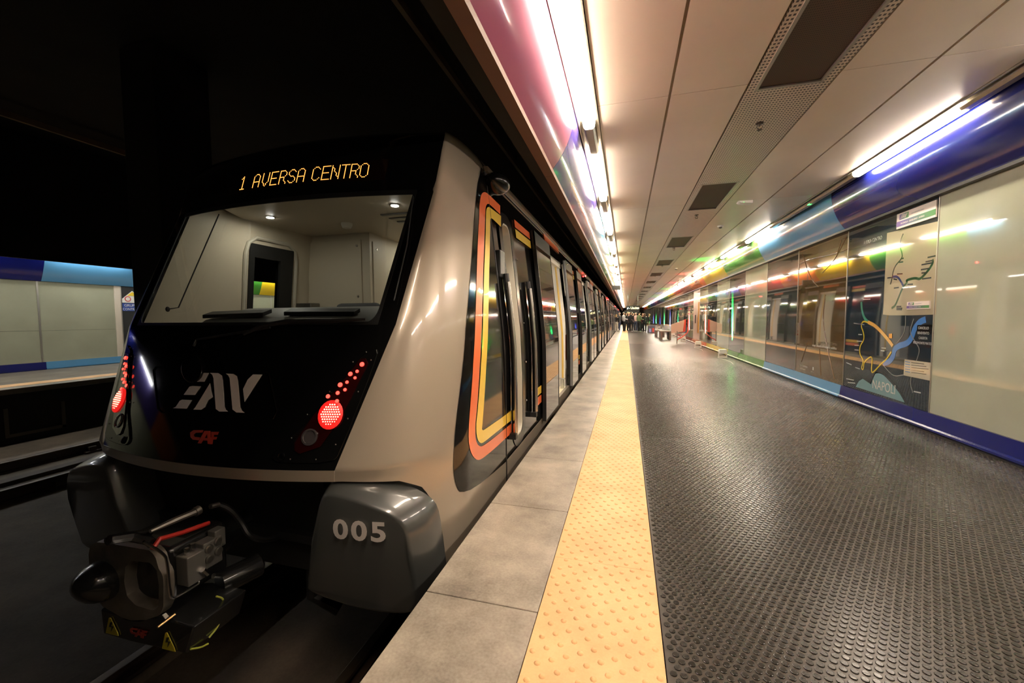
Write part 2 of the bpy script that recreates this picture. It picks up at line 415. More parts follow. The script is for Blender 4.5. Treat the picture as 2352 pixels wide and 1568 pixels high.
# ---- left (track side) cornice of our platform
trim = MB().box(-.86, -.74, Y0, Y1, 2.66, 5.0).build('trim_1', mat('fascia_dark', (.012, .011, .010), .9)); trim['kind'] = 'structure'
bndL = [3.84+3.68*(k-3) for k in range(25)]; bndL = [Y0]+[q for q in bndL if Y0 < q < Y1-2]+[Y1]
for k in range(len(bndL)-1):
    a, b = bndL[k]+.002, bndL[k+1]-.002
    cornice(-.475, -1, .76, 2.665, CZ, a, b, cmat(seqL[k % 25]), trim)
    MB().box(-.745, -.66, a, b, 2.625, 2.668).build('edge_rail', mat('edge_rail_brown', (.16, .08, .055), .7), trim)

# ---- tunnel, tracks
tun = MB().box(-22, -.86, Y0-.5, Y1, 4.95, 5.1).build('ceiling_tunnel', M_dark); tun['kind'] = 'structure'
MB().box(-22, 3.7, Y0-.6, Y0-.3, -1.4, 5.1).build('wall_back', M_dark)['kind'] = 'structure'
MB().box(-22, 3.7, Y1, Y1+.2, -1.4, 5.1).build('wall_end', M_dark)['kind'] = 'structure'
bed = MB().box(-11.45, EDGE, Y0, Y1, -1.25, -1.06).build('track_bed', M_bed); bed['kind'] = 'structure'
MB().box(EDGE-.02, EDGE, Y0, Y1, -1.06, -.1).build('platform_face', dirty('platform_face_concrete', (.05, .04, .03), (.025, .02, .015), 2, .9), floor)
MB().box(-3.40, -3.02, Y0, Y1, -1.06, -.985).box(-1.73, -1.35, Y0, Y1, -1.06, -.985).build('track_plinth', M_bed, bed)
M_rail = mat('rail_steel', (.10, .07, .045), .35, metal=.7, var=.3, vscale=3)
M_railside = mat('rail_rust', (.05, .03, .018), .7)
def rail(x, label, top=-.9, b0=-1.06):
    t = thing('rail', label, 'rail', (x, 0, b0))
    MB().box(x-.035, x+.035, Y0, Y1, top-.03, top).build('rail_head', M_rail, t, bevel=.006)
    MB().box(x-.009, x+.009, Y0, Y1, b0+.02, top-.03).box(x-.07, x+.07, Y0, Y1, b0, b0+.022).build('rail_web', M_railside, t)
    return t
rail(-3.10, 'steel rail of the near track, on the side away from the platform', b0=-.985)
rail(-1.66, 'steel rail of the near track running closest to the platform edge', b0=-.985)
rail(-7.85, 'steel rail of the far track, nearer to the train')
rail(-9.38, 'steel rail of the far track, nearer to the opposite platform')
# chairs under the far rails
cm = MB()
for x in (-9.38, -7.85):
    for k in range(12):
        yy = .7+k*1.4+(.2 if x > -9 else 0)
        cm.box(x-.16, x+.16, yy-.12, yy+.12, -1.058, -1.03).box(x+.05, x+.12, yy-.05, yy+.05, -1.03, -.96)
        cm.box(x-.12, x-.05, yy-.05, yy+.05, -1.03, -.96)
cm.build('rail_chair', M_railside, bed)
MB().box(-9.9, -9.75, Y0, Y1, -1.06, -1.0).box(-8.8, -8.6, Y0, Y1, -1.06, -1.01).build('cable_duct', M_railside, bed)
def oh(x, lab):
    t = thing('overhead_rail', lab, 'overhead line', (x, 0, 4.7)); MB().box(x-.03, x+.03, Y0, Y1, 4.68, 4.78).build('conductor_bar', mat('conductor_bar', (.35, .25, .17), .5, metal=.4), t)
    h = MB()
    for k in range(9): h.box(x-.02, x+.02, k*9.0-.02, k*9.0+.02, 4.78, 4.96)
    h.build_each('hanger', M_blackmat, t)
oh(-9.9, 'faint overhead conductor bar above the far track, high in the dark'); oh(-2.4, 'overhead conductor bar above the train roof')
# central columns
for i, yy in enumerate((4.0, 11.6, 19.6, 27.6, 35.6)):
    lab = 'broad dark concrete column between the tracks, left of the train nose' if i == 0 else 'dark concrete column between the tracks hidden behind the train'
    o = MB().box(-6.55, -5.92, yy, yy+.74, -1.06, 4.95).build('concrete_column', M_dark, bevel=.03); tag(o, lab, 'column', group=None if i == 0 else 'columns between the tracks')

# ---- opposite platform
FW, FE = -15.2, -11.45
ff = MB().box(FW-.3, FE, Y0, Y1, -1.06, 0).build('floor_opposite', dirty('far_floor', (.20, .165, .125), (.12, .10, .075), 1.2, .4)); ff['kind'] = 'structure'
MB().box(-11.83, FE-.002, Y0, Y1, -.02, .004).build('coping_strip', M_coping, ff)
MB().box(-12.32, -11.85, Y0, Y1, -.02, .006).build('tactile_strip', M_tact, ff)
MB().box(FE, FE+.02, Y0, Y1, -1.06, -.1).build('platform_face', M_dark, ff)
nm = MB()
for (ya, yb, za, zb) in ((4.74, 4.80, -.88, -.36), (5.56, 5.62, -.93, -.38), (4.74, 5.62, -.93, -.87)): nm.box(FE+.018, FE+.035, ya, yb, za, zb)
nm.build('cable_frame', mat('faded_frame', (.09, .075, .05), .7), ff)
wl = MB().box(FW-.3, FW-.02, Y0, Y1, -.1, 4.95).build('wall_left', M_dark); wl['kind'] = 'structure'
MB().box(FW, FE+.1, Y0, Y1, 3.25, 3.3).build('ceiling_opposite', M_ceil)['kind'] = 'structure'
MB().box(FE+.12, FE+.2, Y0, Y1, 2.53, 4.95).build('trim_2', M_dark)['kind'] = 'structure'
seqF = ['maroon', 'orange', 'violet', 'navy', 'navy', 'ltblue', 'green', 'yellow', 'orange', 'red', 'pink', 'violet', 'ltblue', 'green', 'yellow', 'orange', 'red', 'pink', 'violet', 'ltblue', 'green', 'yellow', 'orange', 'red', 'pink']
bndF = [7.15+3.37*(k-4) for k in range(27)]; bndF = [Y0]+[q for q in bndF if Y0 < q < Y1-2]+[Y1]
for k in range(len(bndF)-1):
    a, b = bndF[k]+.002, bndF[k+1]-.002; mt = cmat(seqF[k % 25])
    rows = []
    for i in range(9):
        z = 3.2-(3.2-2.39)*i/8; rows.append([(FW+.30-.24*(i/8)**1.7, b, z), (FW+.30-.24*(i/8)**1.7, a, z)])
    MB().sheet(rows, (1, 0, 0), .02).build('cornice_panel', mt, wl, smooth=True)
    MB().box(FW-.01, FW+.03, a, b, .0, .21).box(FW+.03, FW+.05, a, b, .02, .04).build('skirting_panel', mt, wl)
G_far = wallglass('far_pale_panel', (.36, .36, .26)); 
for k in range(40):
    a = 7.09+1.86*(k-8); b = a+1.86
    if a < Y0: continue
    if abs(a-8.95) < .05 or abs(a-14.5) < .3 and False: continue
    MB().box(FW-.02, FW+.005, a+.012, b-.012, 1.06 if k % 2 == 0 else 1.062, 2.39).build('wall_panel', G_far, wl)
    MB().box(FW-.02, FW+.005, a+.012, b-.012, .21, 1.055).build('wall_panel', G_far, wl)
    MB().box(FW-.02, FW+.012, b-.02, b+.02, .21, 2.39).build('panel_joint', M_alu, wl)
MB().box(FW-.02, FW+.03, 8.78, 8.93, .21, 2.39).build('door_jamb', mat('pale_post', (.6, .52, .42), .5), wl)
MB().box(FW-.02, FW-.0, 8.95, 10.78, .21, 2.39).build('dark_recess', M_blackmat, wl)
tg = thing('warning_sign', 'yellow, white and blue hazard sign in the dark recess across the tracks', 'sign', (FW+.02, 9.2, 1.9))
ys0 = 8.98
MB().prism([(FW+.012, ys0, 2.0), (FW+.012, ys0+.56, 2.0), (FW+.012, ys0+.56, 1.88), (FW+.012, ys0, 1.88)], (.006, 0, 0)).prism([(FW+.012, ys0, 2.0), (FW+.012, ys0+.28, 2.26), (FW+.012, ys0+.56, 2.0)], (.006, 0, 0)).build('board', mat('sign_white', (.75, .72, .66), .5), tg)
MB().prism([(FW+.02, ys0+.13, 2.10), (FW+.02, ys0+.28, 2.23), (FW+.02, ys0+.43, 2.10)], (.004, 0, 0)).build('yellow_triangle', mat('sign_yellow', (.8, .55, .02), .5), tg)
for c in (.15, .42):
    MB().lathe((FW+.02, ys0+c, 2.0), (1, 0, 0), [(0, .085), (.004, .085)], 16).build('red_ring', mat('sign_red', (.6, .03, .02), .5), tg)
    MB().lathe((FW+.022, ys0+c, 2.0), (1, 0, 0), [(0, .062), (.005, .062)], 16).build('ring_disc', mat('sign_white', (.75, .72, .66), .5), tg)
MB().box(FW+.01, FW+.018, ys0, ys0+.56, 1.62, 1.86).build('blue_board', mat('sign_blue', (.02, .06, .3), .5), tg)
txt('GRUPPO', .11, (FW+.02, ys0+.04, 1.76), (0, 1, 0), (0, 0, 1), mat('sign_white', (.75, .72, .66), .5), tg)
txt('CONTROLLO', .10, (FW+.02, ys0-.0, 1.645), (0, 1, 0), (0, 0, 1), mat('sign_white', (.75, .72, .66), .5), tg, sx=.9)

# ================================================================== LUMINAIRES
M_diff = emis('lamp_diffuser', TUBE_COL, TUBE)
M_house = mat('lamp_reflector', (.30, .27, .22), .3, metal=.6)
def luminaire(x0, x1, ya, yb, full0, full1, label, on=True, group=None, hx0=None, hx1=None, strength=None):
    t = thing('ceiling_light', label, 'ceiling light', ((x0+x1)/2, full0, CZ), group)
    hx0 = x0-.045 if hx0 is None else hx0; hx1 = x1+.045 if hx1 is None else hx1
    MB().box(hx0, hx1, full0, full1, CZ+.03, CZ+.09).box(hx0, hx0+.012, full0, full1, CZ-.014, CZ+.03).box(hx1-.012, hx1, full0, full1, CZ-.014, CZ+.03).build('housing', M_alu, t)
    ins = .025
    prof = [(x0, CZ+.03), (x0+.006, CZ-.03), (x0+ins, CZ-.055), (x1-ins, CZ-.055), (x1-.006, CZ-.03), (x1, CZ+.03)]
    if on:
        mb = MB(); mb.prism([(x, ya, z) for x, z in prof], (0, yb-ya, 0))
        mb.build('diffuser', M_diff if strength is None else strength, t)
    ends = MB()
    for (a, b) in (((full0, ya-.004), (yb+.004, full1)) if on else ((full0, full1),)):
        if b-a < .02: continue
        ends.prism([(x, a, z+.004) for x, z in prof], (0, b-a, 0))
    ends.build_each('reflector', M_house, t)
    return t
def nth(k): return ORD[k] if k < len(ORD) else None
starts = [(-.65, 1.3), (2.05, 4.15), (4.8, 6.72), (7.46, 9.46), (10.35, 12.3)]+[(13.1+2.78*k, 15.03+2.78*k) for k in range(24)]
pe = Y0
for k, (a, b) in enumerate(starts):
    nxt = starts[k+1][0] if k+1 < len(starts) else b+.7
    full1 = (b+nxt)/2
    vis = k-1
    if 0 <= vis < 8: lab, g = 'lit fluorescent ceiling light above the platform edge, '+ORD[vis]+' visible from the camera', None
    elif vis < 0: lab, g = 'lit fluorescent light above the platform edge just over the camera', None
    else: lab, g = 'small distant fluorescent light in the row above the platform edge', 'distant platform edge lights'
    luminaire(-.425, -.305, a, b, pe, full1, lab, group=g, hx0=-.468, hx1=-.268); pe = full1
startsR = [(-.65, 1.3), (1.95, 3.78), (4.76, 6.55), (7.4, 9.2), (9.85, 11.6)]+[(12.5+2.75*k, 14.4+2.75*k) for k in range(24)]
pe = Y0
for k, (a, b) in enumerate(startsR):
    nxt = startsR[k+1][0] if k+1 < len(startsR) else b+.7
    full1 = (b+nxt)/2; vis = k-1
    if k == 3: lab, g = 'unlit fluorescent light beside the blue cornice with a tiny green lamp', None
    elif 0 <= vis < 8: lab, g = 'lit fluorescent light beside the wall cornice, '+ORD[vis]+' along the wall from the camera', None
    elif vis < 0: lab, g = 'lit fluorescent light by the wall cornice level with the camera', None
    else: lab, g = 'small distant fluorescent light in the row along the wall cornice', 'distant wall side lights'
    t = luminaire(2.885, 2.99, a, b, pe, full1, lab, on=(k != 3), group=g, hx0=2.845, hx1=3.03); pe = full1
    if k == 3: MB().box(2.90, 2.94, 7.9, 7.98, CZ-.052, CZ-.04).build('indicator', emis('green_led', (.05, 1, .15), 3), t)
M_fdiff = emis('far_lamp_diffuser', (.95, .95, .90), FARTUBE)
for k in range(9):
    a = 7.25+2.9*(k-3)
    t = thing('ceiling_light', 'fluorescent light hidden above the cornice of the opposite platform', 'ceiling light', (FW+.4, a, 3.2), 'lights of the opposite platform')
    MB().box(FW+.34, FW+.46, a, a+1.8, 3.12, 3.2).build('diffuser', M_fdiff, t); MB().box(FW+.32, FW+.48, a-.1, a+1.9, 3.2, 3.25).build('housing', M_alu, t)
    t = thing('ceiling_light', 'fluorescent light over the track edge of the opposite platform', 'ceiling light', (FE-.4, a, 3.2), 'edge lights of the opposite platform')
    MB().box(FE-.35, FE-.25, a, a+1.8, 3.12, 3.2).build('diffuser', M_fdiff, t); MB().box(FE-.4, FE-.2, a-.1, a+1.9, 3.2, 3.25).build('housing', M_alu, t)

# ================================================================== TRAIN
XC = -2.375
FT = [(.40, 1.668), (.5, 1.655), (1.27, 1.955), (2.16, 2.36), (2.45, 2.45), (2.6, 2.56), (2.7, 2.72), (2.78, 3.0), (2.82, 3.33)]
MT = [(.40, .875), (.5, .89), (1.27, 1.085), (2.44, 1.157), (2.6, 1.13), (2.68, 1.07), (2.74, .97), (2.79, .82), (2.82, .68)]
WT = [(1.04, 1.375), (2.5, 1.214), (2.6, 1.19), (2.68, 1.14), (2.74, 1.05), (2.79, .9), (2.82, .75)]
def fz(z): return lerp(FT, z)
def mz(z): return lerp(MT, z)
def wz(z):
    d = z-1.04
    return 1.377-.11*(d+math.sqrt(d*d+.035))/2 if z < 2.5 else lerp(WT, z)-.002
def dyz(z): return .125+.03*max(0, min(1, (z-.5)/2))
def mask(u, z, off=0):       # u in -1..1 across the front
    y = fz(z)+dyz(z)*u*u
    return (XC+u*mz(z), y-off, z)
def corner(c, z, sg=1, off=0):   # c 0..1 from mask edge to the straight side
    z0 = max(z, .44)
    x0, y0 = mz(z0), fz(z0)+dyz(z0); x1 = wz(z); y1 = min(3.33, y0+.74-.08*max(0, z-.5)/2)
    if y1 < y0+.02: y1 = y0+.02
    sl = 2*dyz(z0)/x0; k = .55*(x1-x0)
    c1 = (x0+k, y0+k*sl); c2 = (x1, y1-.62*(y1-y0))
    def bz(a, b, cc, d): return a*(1-c)**3+3*b*c*(1-c)**2+3*cc*c*c*(1-c)+d*c**3
    X = bz(x0, c1[0], c2[0], x1); Y = bz(y0, c1[1], c2[1], y1)
    if off:
        e = .01; a = corner(min(1, c+e), z, 1); b = corner(max(0, c-e), z, 1)
        tx, ty = a[0]-b[0], a[1]-b[1]; n = math.hypot(tx, ty) or 1
        X += ty/n*off; Y -= tx/n*off
    return (XC+sg*X, Y, z)
def side_x(y, z, off=0):     # right-hand skin at a given depth
    if y >= 3.30: return XC+wz(z)+off
    lo, hi = 0.0, 1.0
    if corner(1, z)[1] <= y: return XC+wz(z)+off
    for _ in range(22):
        mid = (lo+hi)/2
        if corner(mid, z)[1] < y: lo = mid
        else: hi = mid
    return corner(lo, z, 1)[0]+off
def on_side(px, py, off=0):
    d = ray(px, py); lo, hi = 1.2, 30.0
    def g(Y):
        t = Y/d[1]; x = d[0]*t; z = 1.3+d[2]*t
        return x-side_x(Y, z)
    # find the first crossing going away from the camera
    Y = 1.9; prev = g(Y)
    while Y < 25:
        Yn = Y+.03; q = g(Yn)
        if prev > 0 and q <= 0:
            for _ in range(20):
                mid = (Y+Yn)/2
                if g(mid) > 0: Y = mid
                else: Yn = mid
            break
        Y = Yn; prev = q
    t = Y/d[1]; z = 1.3+d[2]*t
    return (Y, z)
def on_mask(px, py, off=0):
    d = ray(px, py); Y = 1.9
    for _ in range(40):
        t = Y/d[1]; x = d[0]*t; z = 1.3+d[2]*t
        u = (x-XC)/mz(z); Yn = fz(z)+dyz(z)*u*u-off; Y = Y*.5+Yn*.5
    t = Y/d[1]
    return (d[0]*t, Y, 1.3+d[2]*t)

train = thing('metro_train', 'beige and black metro train nose with red tail lights and amber destination display', 'train', (XC, 1.66, -1.06))
zs_all = [.44+.04*i for i in range(4)]+[.62+.08*i for i in range(23)]+[2.45, 2.5, 2.55, 2.6, 2.64, 2.68, 2.71, 2.74, 2.765, 2.79, 2.81, 2.82]
zs_all = sorted(set(round(z, 4) for z in zs_all))
def zr(a, b): return [a]+[z for z in zs_all if a+.01 < z < b-.01]+[b]
us = [-1+i/14 for i in range(29)]
UG = .905
fm = MB()
nfun = lambda p: (0, -1, .35)
fm.sheet([[mask(u, z) for u in us] for z in zr(.5, 1.27)], nfun, .02)
fm.sheet([[mask(u, z) for u in us] for z in zr(2.16, 2.82)], nfun, .02)
for a, b in ((-1, -UG), (UG, 1)): fm.sheet([[mask(a+(b-a)*i/3, z) for i in range(4)] for z in zr(1.27, 2.16)], nfun, .03)
fmo = fm.build('front_mask', M_blackgloss, train, smooth=True)
MB().sheet([[mask(-UG+2*UG*i/24, z, -.006) for i in range(25)] for z in zr(1.27, 2.16)], nfun, .008).build('windscreen', glass('windscreen_glass', (.93, .95, .93)), train, smooth=True)
# frit border round the windscreen
fr = MB()
for zz in (1.27, 2.16):
    s_ = 1 if zz < 2 else -1
    fr.sheet([[mask(-UG+2*UG*i/24, z, .002) for i in range(25)] for z in ((zz, zz+.018) if s_ > 0 else (zz-.035, zz))], nfun, .006)
for s_ in (-1, 1): fr.sheet([[mask(s_*UG, z, .002), mask(s_*(UG-.018), z, .002)][::s_] for z in zr(1.27, 2.16)], nfun, .006)
for s_ in (-1, 1):   # rounded lower corners
    pts = [mask(s_*UG, 1.28, .003)]+[mask(s_*(UG-.018-.05*(1-math.cos(a))), 1.285+.075*(1-math.sin(a)), .003) for a in [math.pi/2*i/5 for i in range(6)]]
    fr.prism(pts, (0, .006, 0))
fr.build('windscreen_border', M_seal, train)
# beige lip under the mask, corner pillars with the side skin of the nose
MB().sheet([[mask(u*1.0, z, .004) for u in us] for z in (.435, .47, .5)], nfun, .03).build('lower_lip', M_beige, train, smooth=True)
ZB = [(1.8, .435), (1.95, .405), (2.05, .34), (2.12, .22), (2.165, .08), (2.185, -.05), (2.19, -.20)]
def pillar(sg):
    cs = [i/40 for i in range(41)]
    cols_ = []
    for c in cs:
        yy = corner(c, .44)[1]; zb = lerp(ZB, yy)
        col = [zb+(.5-zb)*i/5 for i in range(5)]+zr(.5, 2.82)
        cols_.append([corner(c, z, sg) for z in col])
    for k in range(1, 7):
        col = [-.2+.7*i/5 for i in range(5)]+zr(.5, 2.82)
        r = []
        for z in col:
            a = corner(1, z, sg); ye = 3.33 if sg > 0 else 3.235; r.append((a[0], min(a[1], ye)+(ye-min(a[1], ye))*k/6, z))
        cols_.append(r)
    if sg < 0: cols_ = cols_[::-1]
    nf = lambda p: ((1 if p[0] > XC else -1)*.8, -.5 if p[1] < 2.4 else 0, 0)
    o = MB().sheet([list(r) for r in zip(*cols_)], nf, .02).build('corner_pillar', M_beige, train, smooth=True)
    return o
pillar(1); pillar(-1)
# glossy black side field of the nose
YLp = [on_side(*p) for p in [(1057, 1131), (1049, 1120), (1043, 1102), (1040.5, 1080), (1041, 1030), (1046, 970), (1058, 874), (1069, 750), (1080, 625), (1087, 530), (1092, 462), (1097, 415), (1104, 381)]]
YL = [(.055, 3.33), (.085, 3.0), (.12, 2.68), (.155, 2.48)]+[(z, y) for y, z in YLp if z > .17]+[(2.575, 3.33)]
rows = []
for z in [.058, .07, .085, .1, .12, .135, .155, .18, .2, .24, .28, .33]+[.385+.08*i for i in range(27)]+[2.53, 2.555]:
    yl = lerp(YL, z); rows.append([(side_x(yl+(3.33-yl)*i/12, z, .004), yl+(3.33-yl)*i/12, z) for i in range(13)])
MB().grid(rows).build('black_side_field', M_blackgloss, train, smooth=True)
# orange and yellow line running round the cab door
def pz(base, s, L): return [(base[0]+a/s, base[1]+b/s) for a, b in L]
T4 = lambda L: pz((1000, 340), 5.225, L)
T5 = lambda L: pz((1000, 820), 4.613, L)
def resample(pts, n):
    L = [0]
    for a, b in zip(pts, pts[1:]): L.append(L[-1]+math.dist(a, b))
    out = []
    for i in range(n):
        t = L[-1]*i/(n-1); k = 0
        while k < len(L)-2 and L[k+1] < t: k += 1
        f = (t-L[k])/max(1e-9, L[k+1]-L[k]); a, b = pts[k], pts[k+1]
        out.append(tuple(a[q]+(b[q]-a[q])*f for q in range(len(a))))
    return out
def smooth_pts(pts, it=2):
    for _ in range(it):
        q = [pts[0]]
        for a, b in zip(pts, pts[1:]): q += [tuple(.75*a[i]+.25*b[i] for i in range(len(a))), tuple(.25*a[i]+.75*b[i] for i in range(len(a)))]
        q.append(pts[-1]); pts = q
    return pts
def ribbon(name, mt, outer, inner, off, cont=None):
    A, B = [], []
    for so, si, n in zip(outer, inner, (26, 22, 30)):
        ro = resample(smooth_pts([on_side(*p) for p in so]), n); ri = resample(smooth_pts([on_side(*p) for p in si]), n)
        A += ro; B += ri
    mb = MB(); rows = []
    for a, b in zip(A, B):
        rows.append([(side_x(a[0]+(b[0]-a[0])*k/3, a[1]+(b[1]-a[1])*k/3, off), a[0]+(b[0]-a[0])*k/3, a[1]+(b[1]-a[1])*k/3) for k in range(4)])
    mb.grid(rows); return mb.build(name, mt, train, smooth=True)
oo = [T4([(770, 690), (640, 565), (600, 532), (570, 528), (545, 550), (530, 600), (520, 700)]), T4([(520, 700), (515, 850), (500, 1100), (485, 1560)])+T5([(390, 60), (385, 200), (365, 450), (347, 700)]), T5([(347, 700), (340, 850), (350, 950), (375, 1030), (420, 1085), (460, 1090), (520, 1050), (640, 950), (745, 850), (800, 805)])]
oi = [T4([(770, 795), (640, 672), (620, 668), (605, 680), (592, 720), (590, 780)]), T4([(590, 780), (585, 900), (575, 1200), (560, 1560)])+T5([(462, 60), (455, 200), (440, 450), (415, 690)]), T5([(415, 690), (410, 800), (420, 880), (440, 930), (470, 948), (500, 938), (620, 850), (745, 745), (800, 700)])]
yo = [T4([(780, 815), (660, 722), (635, 705), (615, 712), (603, 740), (600, 790)]), T4([(600, 790), (597, 950), (588, 1200), (573, 1560)])+T5([(475, 60), (468, 200), (450, 450), (425, 700)]), T5([(425, 700), (424, 800), (440, 880), (470, 914), (500, 905), (620, 808), (745, 708), (800, 668)])]
yi = [T4([(780, 945), (690, 860), (665, 840), (652, 845), (650, 870)]), T4([(650, 870), (648, 950), (645, 1200), (635, 1560)])+T5([(531, 60), (525, 200), (510, 450), (489, 720)]), T5([(489, 720), (483, 765), (490, 778), (510, 768), (620, 692), (745, 605), (800, 560)])]
ribbon('orange_line', M_orange, oo, oi, .0065); ribbon('yellow_line', M_yellow, yo, yi, .0065)
# body seam
MB().tube([(side_x(3.335, z, .004), 3.335, z) for z in (-.2, .4, 1.04, 1.5, 2.0, 2.5, 2.6, 2.68)], .006, 6).build('body_seam', M_blackmat, train)
# roof of the nose
# --- one car body from depth a to b (right skin with openings, left skin, roof, floor, interior)
GUT = 2.56
def skin(mb, y0, y1, z0, z1, off=0, th=.05, sg=1, mi=0):
    zz = sorted(set([z0]+[z for z in (.75, .9, 1.0, 1.1, 1.2, 1.4) if z0 < z < z1]+[z1]))
    rows = [[(XC+sg*(wz(z)+off), y0, z), (XC+sg*(wz(z)+off), y1, z)] for z in zz]
    if sg < 0: rows = [r[::-1] for r in rows]
    mb.sheet(rows, (sg, 0, 0), th, mi)
M_leaf = mat('door_leaf_gloss', (.006, .006, .006), .03, ior=1.5)
M_int_light = emis('saloon_light', (1, .95, .85), 9)
M_saloonwall = mat('saloon_wall', (.72, .69, .62), .45)
M_seat = mat('orange_seat', (.65, .13, .04), .5)
M_ypole = mat('yellow_pole', (.75, .50, .12), .35)
def leaf(parent, y0, y1, lead):
    """glazed plug door leaf standing proud of the skin; lead = +1/-1 the side of its leading rubber"""
    L = bpy.data.objects.new('door_leaf', None); COL.objects.link(L); L.location = (XC+1.43, (y0+y1)/2, .04)
    if parent: setpar(L, parent)
    mb = MB(); rows = []
    for z in (.035, .75, .9, 1.0, 1.1, 1.2, 1.4, 2.0, 2.36): rows.append([(XC+wz(z)+.060-(.0 if z != .955 else .0), y0+.012, z), (XC+wz(z)+.060, y1-.012, z)])
    mb.sheet(rows, (1, 0, 0), .035)
    mb.build('leaf_panel', M_leaf, L)
    fr = MB()
    for (a, b) in ((y0, y0+.014), (y1-.014, y1)): skin(fr, a, b, .03, 2.365, .064, .045)
    skin(fr, y0, y1, .948, .962, .063, .02); skin(fr, y0, y1, 2.19, 2.36, .0625, .02)
    fr.build('leaf_rim', M_seal, L)
    e = MB(); yl = y1+.004 if lead > 0 else y0-.004
    e.tube([(XC+wz(z)+.035, yl, z) for z in (.05, .6, 1.04, 1.6, 2.34)], .024, 8)
    e.build('leading_rubber', mat('grey_rubber', (.16, .16, .165), .35), L, smooth=True)
    return L
def car(parent, ya, yb, ops, first=False):
    """ops = right-hand door openings (y0, y1)"""
    y = ya; blk = MB(); bei = MB()
    segs = []
    if first: segs.append((3.62, 3.95, .13, 2.27))
    for (a, b) in ops: segs.append((a, b, .03, 2.27))
    segs.sort()
    for (a, b, z0, z1) in segs:
        skin(blk, y, a, .055, GUT); skin(blk, a, b, z1, GUT)
        if z0 > .055: skin(blk, a, b, .055, z0)
        y = b
    skin(blk, y, yb, .055, GUT)
    blk.build('side_wall', M_blackgloss, parent)
    skin(bei, ya, yb, -.2, .055, .001, .05); bei.build('side_sill', M_beige, parent)
    yw = 3.235 if first else ya
    lf = MB(); skin(lf, yw, yb, -.2, .9, 0, .05, -1); skin(lf, yw, yb, 1.95, GUT, 0, .05, -1)
    posts = [ya+.12, yb-.12]
    for (a, b) in ops: posts += [a-.12, b+.12]
    if first: posts[0] = 3.70; skin(lf, 3.82, 5.0, .9, 1.95, 0, .05, -1)
    for p in posts: skin(lf, p-.12, p+.12, .9, 1.95, 0, .05, -1)
    lf.build('far_side_wall', M_blackgloss, parent)
    wn = MB(); skin(wn, ya+.1 if not first else 5.0, yb-.1, .9, 1.95, -.02, .01, -1); wn.build('far_side_glass', glass('side_glass', (.6, .62, .6)), parent)
    # roof
    prof = [(XC+sg*w_, z) for sg, w_, z in [(1, 1.207, GUT), (1, 1.19, 2.6), (1, 1.14, 2.68), (1, 1.05, 2.74), (1, .9, 2.79), (1, .6, 2.83), (1, 0, 2.85), (-1, .6, 2.83), (-1, .9, 2.79), (-1, 1.05, 2.74), (-1, 1.14, 2.68), (-1, 1.19, 2.6), (-1, 1.207, GUT)]]
    MB().sheet([[(x, ya, z), (x, yb, z)] for x, z in prof], (0, 0, 1), .03).build('roof', mat('roof_grey', (.16, .14, .12), .5), parent, smooth=True)
    MB().box(XC+1.195, XC+1.235, ya, yb, GUT-.012, GUT+.03).build('roof_gutter', M_beige, parent)
    # orange film and indicator over every opening
    for (a, b) in ops:
        q = MB(); skin(q, a+.02, b-.25, 2.43, 2.53, .004, .003); q.build('orange_line', M_orange, parent)
        leaf(parent, a-1.0, a, 1); leaf(parent, b, b+.95, -1)
        q = MB(); q.ball((XC+wz(2.36)+.075, b+.2, 2.30), .02, .05, .014, 8, 5); q.build('door_hook', M_chrome, parent)
    # interior
    y0 = 5.0 if first else ya+.05
    MB().box(XC-1.3, XC+1.33, y0, yb-.05, -.06, .03).build('saloon_floor', mat('saloon_floor', (.30, .28, .25), .4), parent)
    MB().box(XC-1.2, XC+1.2, y0, yb-.05, 2.30, 2.36).build('saloon_ceiling', M_saloonwall, parent)
    sl = MB()
    for q in (-.55, .55): sl.box(XC+q-.06, XC+q+.06, y0+.3, yb-.3, 2.28, 2.30)
    sl.build('light_strip', M_int_light, parent)
    MB().box(XC-1.3, XC+1.2, y0, y0+.04, .03, 2.3).box(XC-1.3, XC+1.2, yb-.09, yb-.05, .03, 2.3).build('end_partition', M_saloonwall, parent)
    iw = MB(); iw.box(XC-1.30, XC-1.27, y0, yb-.05, .03, .9).box(XC-1.25, XC-1.22, y0, yb-.05, 1.95, 2.3)
    iw.build('inner_lining', M_saloonwall, parent)
    for (a, b) in ops:
        d = MB()
        for yy in (a-.02, b+.02):
            d.box(XC+.80, XC+1.30, yy-.02, yy+.02, .03, 2.28)
        d.box(XC+1.16, XC+1.215, a, b, 2.2, 2.3)
        d.build('draught_screen', M_white, parent)
        MB().box(XC+1.2, XC+1.37, a, b, -.02, .035).build('door_threshold', mat('threshold', (.75, .70, .5), .4), parent)
        po = MB()
        for yy in (a+.22, b-.22): po.tube([(XC+wz(z)-.09, yy, z) for z in (.22, .6, 1.04, 1.6, 2.25)], .018, 8)
        po.build('grab_pole', M_ypole, parent, smooth=True)
        br = MB()
        for yy in (a+.22, b-.22): br.box(XC+1.20, XC+1.33, yy-.02, yy+.02, .2, .225).box(XC+1.25, XC+1.31, yy-.03, yy+.03, .03, .2)
        br.build('pole_bracket', M_chrome, parent)
        c = (a+b)/2
        hp = MB(); hp.tube([(XC, c-.3, 2.28), (XC+.02, c-.28, 1.9), (XC+.12, c-.1, 1.3), (XC+.02, c-.28, .7), (XC, c-.3, .03)], .018, 8)
        hp.tube([(XC, c-.3, 2.28), (XC-.02, c-.2, 1.9), (XC-.12, c+.1, 1.3), (XC-.02, c-.2, .7), (XC, c-.3, .03)], .018, 8)
        hp.tube([(XC+.5, c-1.6, 1.95), (XC+.5, c+1.6, 1.95)], .015, 8).tube([(XC-.5, c-1.6, 1.95), (XC-.5, c+1.6, 1.95)], .015, 8)
